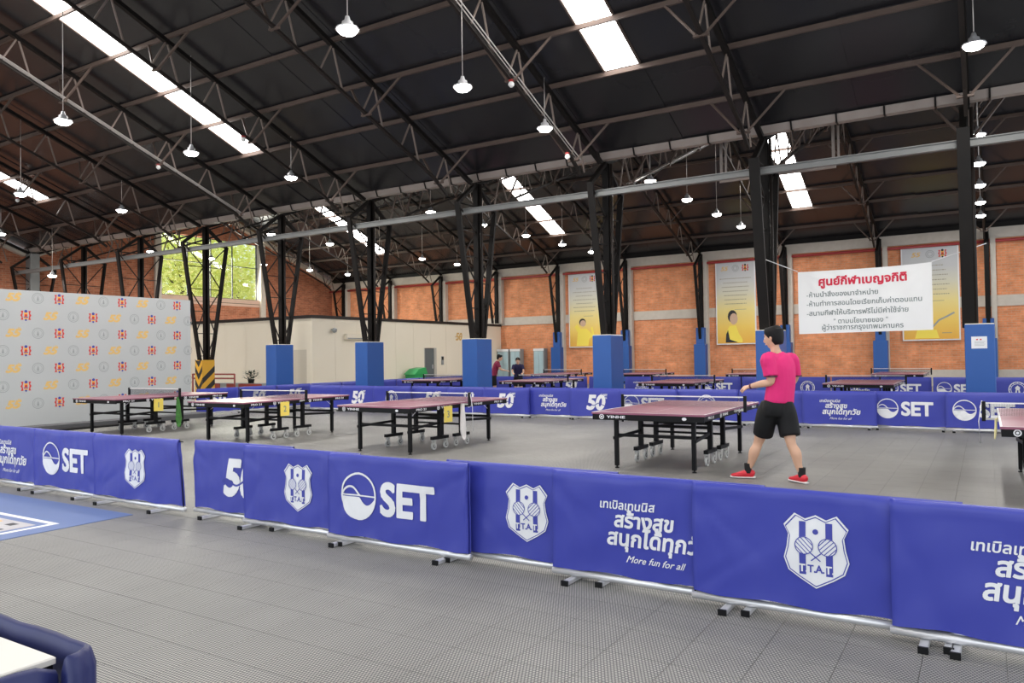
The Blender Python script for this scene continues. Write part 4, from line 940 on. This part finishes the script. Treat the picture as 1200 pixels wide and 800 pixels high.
# ---------------------------------------------------------------- people
M_skin = mottled('skin', (.62, .36, .24), (.68, .41, .28), 6, .5); M_hair = mat('black_hair', (.005, .0045, .005), .6, spec=.25)
def loft(b, pts, n=14, mi=0):
    """pts: (centre, half-width, half-depth, side direction); smooth tube through them"""
    P = [Vector(p[0]) for p in pts]; L = len(P); vs = []; st = []
    for i in range(L-1):
        m = 4
        for j in range(m if i < L-2 else m+1): st.append(i+j/m)
    def cr(a, b_, c, d, t): return .5*((2*b_)+(-a+c)*t+(2*a-5*b_+4*c-d)*t*t+(-a+3*b_-3*c+d)*t**3)
    cen = []; rad = []; sd = []
    for s in st:
        i = min(int(s), L-2); t = s-i; g_ = lambda k: max(0, min(L-1, k))
        cen.append(cr(P[g_(i-1)], P[i], P[i+1], P[g_(i+2)], t))
        rad.append([max(.002, cr(pts[g_(i-1)][k], pts[i][k], pts[i+1][k], pts[g_(i+2)][k], t)) for k in (1, 2)])
        sd.append(Vector(pts[i][3]).lerp(Vector(pts[i+1][3]), t))
    for i, c in enumerate(cen):
        d = (cen[min(i+1, len(cen)-1)]-cen[max(i-1, 0)]).normalized(); a = sd[i]-d*sd[i].dot(d)
        a.normalize(); e_ = d.cross(a)
        for j in range(n): t = 2*math.pi*j/n; vs.append(c+a*math.cos(t)*rad[i][0]+e_*math.sin(t)*rad[i][1])
    m = len(cen); fs = [(i*n+j, i*n+(j+1) % n, (i+1)*n+(j+1) % n, (i+1)*n+j) for i in range(m-1) for j in range(n)]+[tuple(range(n-1, -1, -1)), tuple(range((m-1)*n, m*n))]
    b.add(vs, fs, mi)
def ball(b, c, r, ax=(1, 1, 1), n=12):
    vs = []; fs = []; c = Vector(c)
    for i in range(n+1):
        for j in range(2*n): th = math.pi*i/n; ph = math.pi*j/n; vs.append((c.x+r*ax[0]*math.sin(th)*math.cos(ph), c.y+r*ax[1]*math.sin(th)*math.sin(ph), c.z+r*ax[2]*math.cos(th)))
    for i in range(n):
        for j in range(2*n): a = i*2*n+j; a2 = i*2*n+(j+1) % (2*n); fs.append((a, a+2*n, a2+2*n, a2))
    b.add(vs, fs)
def solid(name, b, m, parent, voxel, smooth=6, label=None):
    """melts overlapping lofts into one continuous surface"""
    o = part(name, b, m, parent); mo = o.modifiers.new('r', 'REMESH'); mo.mode = 'VOXEL'; mo.voxel_size = voxel; mo.use_smooth_shade = True
    if smooth: sm = o.modifiers.new('s', 'SMOOTH'); sm.iterations = smooth; sm.factor = .5
    bpy.context.view_layer.update(); me = bpy.data.meshes.new_from_object(o.evaluated_get(bpy.context.evaluated_depsgraph_get()))
    o.modifiers.clear(); o.data = me; me.polygons.foreach_set('use_smooth', [True]*len(me.polygons))
    if label: o['label'] = label
    return o
def hand(b, w, d, up, sgn, curl, s=1.0):
    """palm and five fingers; w wrist, d pointing direction, up = back of the hand, curl in radians per knuckle"""
    w = Vector(w); d = Vector(d).normalized(); up = Vector(up); up = (up-d*up.dot(d)).normalized(); sd = d.cross(up)*sgn
    loft(b, [(w-d*.02, .027, .02, sd), (w+d*.03*s, .036*s, .016*s, sd), (w+d*.085*s, .04*s, .014*s, sd)], 12)
    for k, (o, L) in enumerate(((-.03, .062), (-.01, .072), (.011, .068), (.03, .052))):
        p = w+d*.082*s+sd*o*s; pts = [(p-d*.02*s, .0088*s, .0088*s, sd)]; ang = .25*curl; dd = d
        for q, fr in enumerate((.45, .32, .25)):
            dd = (d*math.cos(ang)-up*math.sin(ang)); p = p+dd*L*fr*s*1.15; pts.append((p, .0085*s-(q*.0008), .0085*s-(q*.0008), sd)); ang += curl
        loft(b, pts, 8)
    p = w+d*.03*s-sd*.03*s; q1 = p+(d*.6-sd*.7-up*.2).normalized()*.035*s; q2 = q1+(d*.9-sd*.05-up*.5*min(1, curl)).normalized()*.03*s; q3 = q2+(d*.7+sd*.35-up*.6*min(1, curl)).normalized()*.024*s
    loft(b, [(p, .012*s, .012*s, up), (q1, .0105*s, .0105*s, up), (q2, .0095*s, .0095*s, up), (q3, .0075*s, .0075*s, up)], 8)
def head(b, c, fdir, s=1.0):
    """skull, face, nose, ears, lips; c = centre of the skull"""
    c = Vector(c); f = Vector(fdir).normalized(); u = Vector((0, 0, 1)); r = f.cross(u).normalized(); u = r.cross(f)
    def pt(x, y, z): return c+(r*x+f*y+u*z)*s
    loft(b, [(pt(0, -.01, .118), .03*s, .035*s, r), (pt(0, -.005, .10), .062*s, .075*s, r), (pt(0, 0, .06), .077*s, .096*s, r), (pt(0, .002, .01), .078*s, .099*s, r), (pt(0, .012, -.04), .070*s, .085*s, r), (pt(0, .026, -.082), .054*s, .066*s, r), (pt(0, .045, -.112), .032*s, .036*s, r)], 18)
    loft(b, [(pt(0, .09, .02), .008*s, .010*s, r), (pt(0, .108, -.012), .012*s, .013*s, r), (pt(0, .108, -.032), .017*s, .012*s, r), (pt(0, .09, -.04), .014*s, .008*s, r)], 8)
    loft(b, [(pt(-.024, .088, -.066), .005*s, .006*s, u), (pt(0, .099, -.064), .009*s, .008*s, u), (pt(.024, .088, -.066), .005*s, .006*s, u)], 8)
    loft(b, [(pt(-.035, .085, .032), .006*s, .006*s, u), (pt(0, .094, .034), .007*s, .006*s, u), (pt(.035, .085, .032), .006*s, .006*s, u)], 8)
    for q in (-1, 1): loft(b, [(pt(q*.076, -.006, .028), .004*s, .014*s, r), (pt(q*.086, -.010, .012), .007*s, .019*s, r), (pt(q*.082, -.004, -.028), .005*s, .010*s, r)], 8)
    return pt
def face_bits(pt, t, s=1.0):
    b = MB(); bb = MB()
    for q in (-1, 1):
        ball(b, pt(q*.032, .082, .008), .0125*s, n=7); bb.tube([pt(q*.017, .096, .030), pt(q*.034, .094, .036), pt(q*.052, .082, .028)], .0035*s, 5); ball(bb, pt(q*.032, .0935, .008), .005*s, n=5)
    part('eyes', b, M_white, t, True); part('brows_and_pupils', bb, M_hair, t, True)
def hairdo(pt, t, s=1.0, low=-.03):
    b = MB(); r = pt(1, 0, 0)-pt(0, 0, 0); r.normalize()
    loft(b, [(pt(0, -.012, .136), .03*s, .035*s, r), (pt(0, -.014, .122), .066*s, .076*s, r), (pt(0, -.012, .09), .086*s, .100*s, r), (pt(0, -.022, .05), .090*s, .098*s, r), (pt(0, -.035, .01), .085*s, .086*s, r), (pt(0, -.05, low), .070*s, .062*s, r), (pt(0, -.055, low-.035), .05*s, .042*s, r)], 20)
    rnd = random.Random(4)
    for k in range(26):
        a = rnd.uniform(0, 6.28); q = rnd.uniform(.2, 1); ball(b, pt(.075*q*math.cos(a), -.012+.09*q*math.sin(a), .118-.05*q*q), .019*s, n=5)
    return solid('hair', b, M_hair, t, .006, 2)
# the man in pink: local x = picture right, y = away, z = up
K = .01007
def man():
    px0 = 905
    t = thing('person', 'man in a bright pink T-shirt, black shorts and red shoes walking towards the table', 'person', (-2.175, 9.32, 0), -YAW)
    J = lambda px, py, f=0: Vector(((px-px0)*K*(1+f/9.05), f, EYE-(py-412.4)*K*(1+f/9.05)))
    fb = Vector((-.50, .86, 0)); lf = Vector((-fb.y, fb.x, 0)); lf = Vector((-.86, -.50, 0)); R_ = (1, 0, 0)
    b = MB(); hc = J(909.5, 396, .02); fd = Vector((-.72, .68, -.10))
    pt = head(b, hc, fd, 1.04)
    loft(b, [(hc+Vector((.01, -.0, -.05)), .052, .055, R_), (J(911, 409, .01), .055, .056, R_), (J(914, 419, .0), .075, .062, R_)], 14)
    loft(b, [(J(914, 416, 0), .07, .06, -lf), (J(915.5, 421, 0), .165, .085, -lf), (J(916.5, 432, 0), .18, .11, -lf), (J(916, 447, 0), .165, .112, -lf), (J(914, 462, 0), .16, .112, -lf), (J(912, 475, 0), .150, .105, -lf), (J(911, 486, 0), .14, .10, -lf)], 20)
    shL, shR = J(899.5, 420.5, -.09), J(932.5, 421.5, .09); elL, wrL = J(900.5, 447, -.13), J(883, 452.5, .10); elR, wrR = J(938.5, 443, .15), J(933, 459, .30)
    loft(b, [(J(909, 423, -.04), .05, .05, R_), (shL, .062, .062, R_), (J(899.5, 434, -.12), .050, .052, R_), (elL, .043, .043, (0, 1, 0)), (elL.lerp(wrL, .4), .044, .038, (0, 0, 1)), (wrL, .027, .024, (0, 0, 1))], 12)
    loft(b, [(J(922, 423, .04), .05, .05, R_), (shR, .062, .062, R_), (J(936.5, 433, .12), .050, .052, R_), (elR, .043, .043, (0, 1, 0)), (elR.lerp(wrR, .4), .043, .038, (1, 0, 0)), (wrR, .027, .024, (1, 0, 0))], 12)
    hand(b, wrL, (wrL-elL).normalized()+Vector((0, 0, .02)), (-.2, -.5, .85), 1, 1.75, 1.1)
    hand(b, wrR, (-.3, .5, -.75), (1, .3, 0), -1, .6)
    aL, aR = Vector(((882.5-px0)*K*1.02, .20, .085)), Vector(((932-px0)*K*.98, -.20, .085))
    kL, kR = J(894, 517, .15), J(922.5, 517.5, -.12); hL, hR = J(900.5, 486, .03), J(922, 487, -.02)
    for h_, k_, a_, s_ in ((hL, kL, aL, -1), (hR, kR, aR, 1)):
        kn = (k_-a_).normalized()
        loft(b, [(h_+Vector((0, 0, .05)), .075, .09, R_), (h_.lerp(k_, .35), .08, .09, R_), (h_.lerp(k_, .8), .068, .07, R_), (k_, .058, .062, R_), (k_.lerp(a_, .15), .055, .060, R_), (k_.lerp(a_, .36)+Vector((.012*s_, -.012, 0)), .062, .066, R_), (k_.lerp(a_, .7), .043, .046, R_), (a_+Vector((0, 0, .02)), .034, .038, R_), (a_-Vector((0, 0, .04)), .034, .045, R_)], 14)
    solid('body', b, M_skin, t, .0075, 4)
    face_bits(pt, t, 1.04); hairdo(pt, t, 1.12, -.045)
    # shirt
    M_pink = mottled('pink_jersey', (.66, .012, .15), (.72, .02, .18), 14, .75, .25)
    b = MB(); A = -lf
    loft(b, [(J(913.5, 413.5, 0), .068, .064, A), (J(914.5, 417, 0), .115, .08, A), (J(915.5, 421, 0), .185, .105, A), (J(916.5, 431, 0), .205, .132, A), (J(917, 446, 0), .195, .138, A), (J(915.5, 459, 0), .192, .14, A), (J(914, 470, 0), .198, .142, A), (J(913.8, 472, 0), .19, .135, A)], 24)
    loft(b, [(J(910, 421, -.03), .07, .07, R_), (shL+Vector((-.004, 0, .0)), .088, .088, R_), (J(900, 431, -.11), .086, .088, R_), (J(900.5, 441, -.13), .08, .084, R_)], 14)
    loft(b, [(J(921, 422, .03), .07, .07, R_), (shR+Vector((0, 0, .005)), .08, .08, R_), (J(936, 430, .11), .073, .078, R_), (J(938.5, 440, .14), .068, .074, R_)], 14)
    solid('t_shirt', b, M_pink, t, .0085, 5)
    for c, d in ((J(900.4, 441, -.13), 1), (J(938.6, 440.6, .14), 1)):
        b = MB(); loft(b, [(c+Vector((0, 0, .006)), .0765, .0805, R_), (c-Vector((0, 0, .008)), .076, .080, R_)], 16); part('sleeve_cuff', b, mat('dark_cuff', (.05, .01, .03), .7), t, True)
    # shorts
    M_sh = mottled('black_shorts', (.005, .005, .006), (.010, .010, .011), 10, .65, .2, spec=.25); b = MB()
    loft(b, [(J(913, 468.5, 0), .178, .125, A), (J(912.5, 472, 0), .19, .132, A), (J(911.5, 480, 0), .202, .145, A), (J(911, 488, 0), .185, .13, A)], 22)
    for P_ in ([(904, 472, .02), (901.5, 483, .04), (899.5, 497, .08), (898.5, 509.5, .13)], [(919.5, 472, -.01), (920.5, 483, -.03), (922, 497, -.06), (923, 511.5, -.10)]):
        loft(b, [(J(*P_[0]), .095, .13, R_), (J(*P_[1]), .118, .145, R_), (J(*P_[2]), .121, .132, R_), (J(*P_[3]), .118, .118, R_)], 18)
    solid('shorts', b, M_sh, t, .0085, 22)
    M_sock = mat('black_sock', (.012, .012, .013), .9); M_shoe = mottled('red_shoe', (.62, .015, .03), (.72, .03, .05), 20, .45); M_sole = mat('white_sole', (.75, .72, .7), .6)
    for a_, d_ in ((aL, Vector((-.88, .30, 0))), (aR, Vector((-.35, .93, 0)))):
        d_.normalize(); sdv = Vector((d_.y, -d_.x, 0)); g0 = Vector((a_.x, a_.y, 0))
        b = MB(); loft(b, [(a_+Vector((0, 0, .095)), .044, .047, R_), (a_+Vector((0, 0, .04)), .042, .046, R_), (a_-Vector((0, 0, .02)), .04, .05, R_)], 14); part('sock', b, M_sock, t, True)
        b = MB(); loft(b, [(g0-d_*.075+Vector((0, 0, .05)), .025, .022, sdv), (g0-d_*.055+Vector((0, 0, .055)), .038, .045, sdv), (g0+Vector((0, 0, .058)), .042, .052, sdv), (g0+d_*.06+Vector((0, 0, .05)), .045, .042, sdv), (g0+d_*.12+Vector((0, 0, .04)), .05, .028, sdv), (g0+d_*.175+Vector((0, 0, .034)), .042, .02, sdv), (g0+d_*.20+Vector((0, 0, .03)), .02, .012, sdv)], 14)
        sh_ = solid('shoe', b, M_shoe, t, .006, 3)
        b = MB(); loft(b, [(g0-d_*.085+Vector((0, 0, .012)), .03, .012, sdv), (g0-d_*.05+Vector((0, 0, .012)), .042, .012, sdv), (g0+d_*.04+Vector((0, 0, .012)), .042, .012, sdv), (g0+d_*.12+Vector((0, 0, .013)), .053, .012, sdv), (g0+d_*.18+Vector((0, 0, .015)), .044, .012, sdv), (g0+d_*.21+Vector((0, 0, .018)), .02, .010, sdv)], 14); part('sole', b, M_sole, sh_, True)
    w0 = elL.lerp(wrL, .93); dw = (wrL-elL).normalized()*.012; b = MB(); loft(b, [(w0-dw, .032, .029, (0, 0, 1)), (w0+dw, .031, .028, (0, 0, 1))], 14); part('wristband', b, mat('dark_wristband', (.12, .02, .04), .5), t, True)
man()
def far_person(name_label, loc, rz, h, shirt, lower, lean, arm, seed):
    t = thing('person', name_label, 'person', loc, rz); s = h/1.72; ln = lean
    def q(x, y, z): # lean forward (+y) above the hips
        z0 = .92; dz = max(0, z-z0); return Vector((x, y+dz*math.sin(ln), min(z, z0)+dz*math.cos(ln)))*s
    R_ = (1, 0, 0); b = MB(); f = Vector((0, math.cos(ln*.5), -math.sin(ln*.5))); pt = head(b, q(0, .02, 1.60), f, s)
    loft(b, [(q(0, 0, 1.55), .05*s, .05*s, R_), (q(0, 0, 1.44), .06*s, .055*s, R_)], 12)
    loft(b, [(q(0, 0, 1.44), .13*s, .08*s, R_), (q(0, 0, 1.3), .17*s, .1*s, R_), (q(0, 0, 1.1), .14*s, .1*s, R_), (q(0, 0, .9), .155*s, .11*s, R_)], 16)
    ends = []
    for k in (-1, 1):
        sh_ = q(k*.175, 0, 1.38); el = sh_+Vector((k*.05, arm[0]*.22, -.22))*s; wr = el+Vector((-k*.03, arm[1]*.24, -.06))*s; ends.append((sh_, el, wr))
        loft(b, [(q(k*.1, 0, 1.38), .05*s, .05*s, R_), (sh_, .052*s, .052*s, R_), (el, .038*s, .038*s, R_), (wr, .025*s, .022*s, R_)], 10); hand(b, wr, (wr-el), (0, 0, 1), k, .5, s)
        hp = Vector((k*.09, 0, .9))*s; kn = Vector((k*.12, .05, .48))*s; an = Vector((k*.14, -.02, .08))*s
        loft(b, [(hp, .085*s, .09*s, R_), (kn, .055*s, .06*s, R_), (kn.lerp(an, .35), .055*s, .058*s, R_), (an, .035*s, .04*s, R_), (an-Vector((0, 0, .05)), .035*s, .05*s, R_)], 12)
    solid('body', b, M_skin, t, .012, 2); face_bits(pt, t, s); hairdo(pt, t, 1.06*s)
    b = MB(); loft(b, [(q(0, 0, 1.47), .065*s, .06*s, R_), (q(0, 0, 1.42), .17*s, .1*s, R_), (q(0, 0, 1.3), .195*s, .125*s, R_), (q(0, 0, 1.1), .175*s, .125*s, R_), (q(0, 0, .88), .185*s, .13*s, R_)], 16)
    for sh_, el, wr in ends: loft(b, [(sh_.lerp(q(0, 0, 1.35), .4), .06*s, .06*s, R_), (sh_, .07*s, .07*s, R_), (sh_.lerp(el, .7), .062*s, .062*s, R_)], 12)
    solid('t_shirt', b, shirt, t, .012, 3)
    b = MB(); loft(b, [(q(0, 0, .96), .175*s, .125*s, R_), (Vector((0, 0, .84))*s, .185*s, .135*s, R_)], 16)
    for k in (-1, 1): loft(b, [(Vector((k*.09, 0, .86))*s, .1*s, .11*s, R_), (Vector((k*.12, .04, .5))*s, .095*s, .095*s, R_)], 12)
    solid('shorts', b, lower, t, .012, 2)
    for k in (-1, 1):
        b = MB(); g0 = Vector((k*.14, -.02, 0))*s; loft(b, [(g0+Vector((0, -.08, .035)), .03, .025, R_), (g0+Vector((0, 0, .045)), .042, .045, R_), (g0+Vector((0, .1, .035)), .046, .032, R_), (g0+Vector((0, .18, .025)), .02, .02, R_)], 12); part('shoe', b, M_blackpl, t, True)
    return t
far_person('boy in a navy T-shirt with a white chest badge leaning over the far table', (-14.2, 23.3, 0), math.radians(-150), 1.50, mottled('navy_jersey', (.012, .01, .05), (.02, .015, .07), 8, .8), M_hair, .45, (.8, .8), 1)
far_person('player in a maroon T-shirt and dark shorts half hidden by the blue padded column', (-15.0, 22.9, 0), math.radians(-60), 1.60, mottled('maroon_jersey', (.22, .015, .05), (.28, .02, .07), 8, .8), M_hair, .35, (.6, .9), 2)
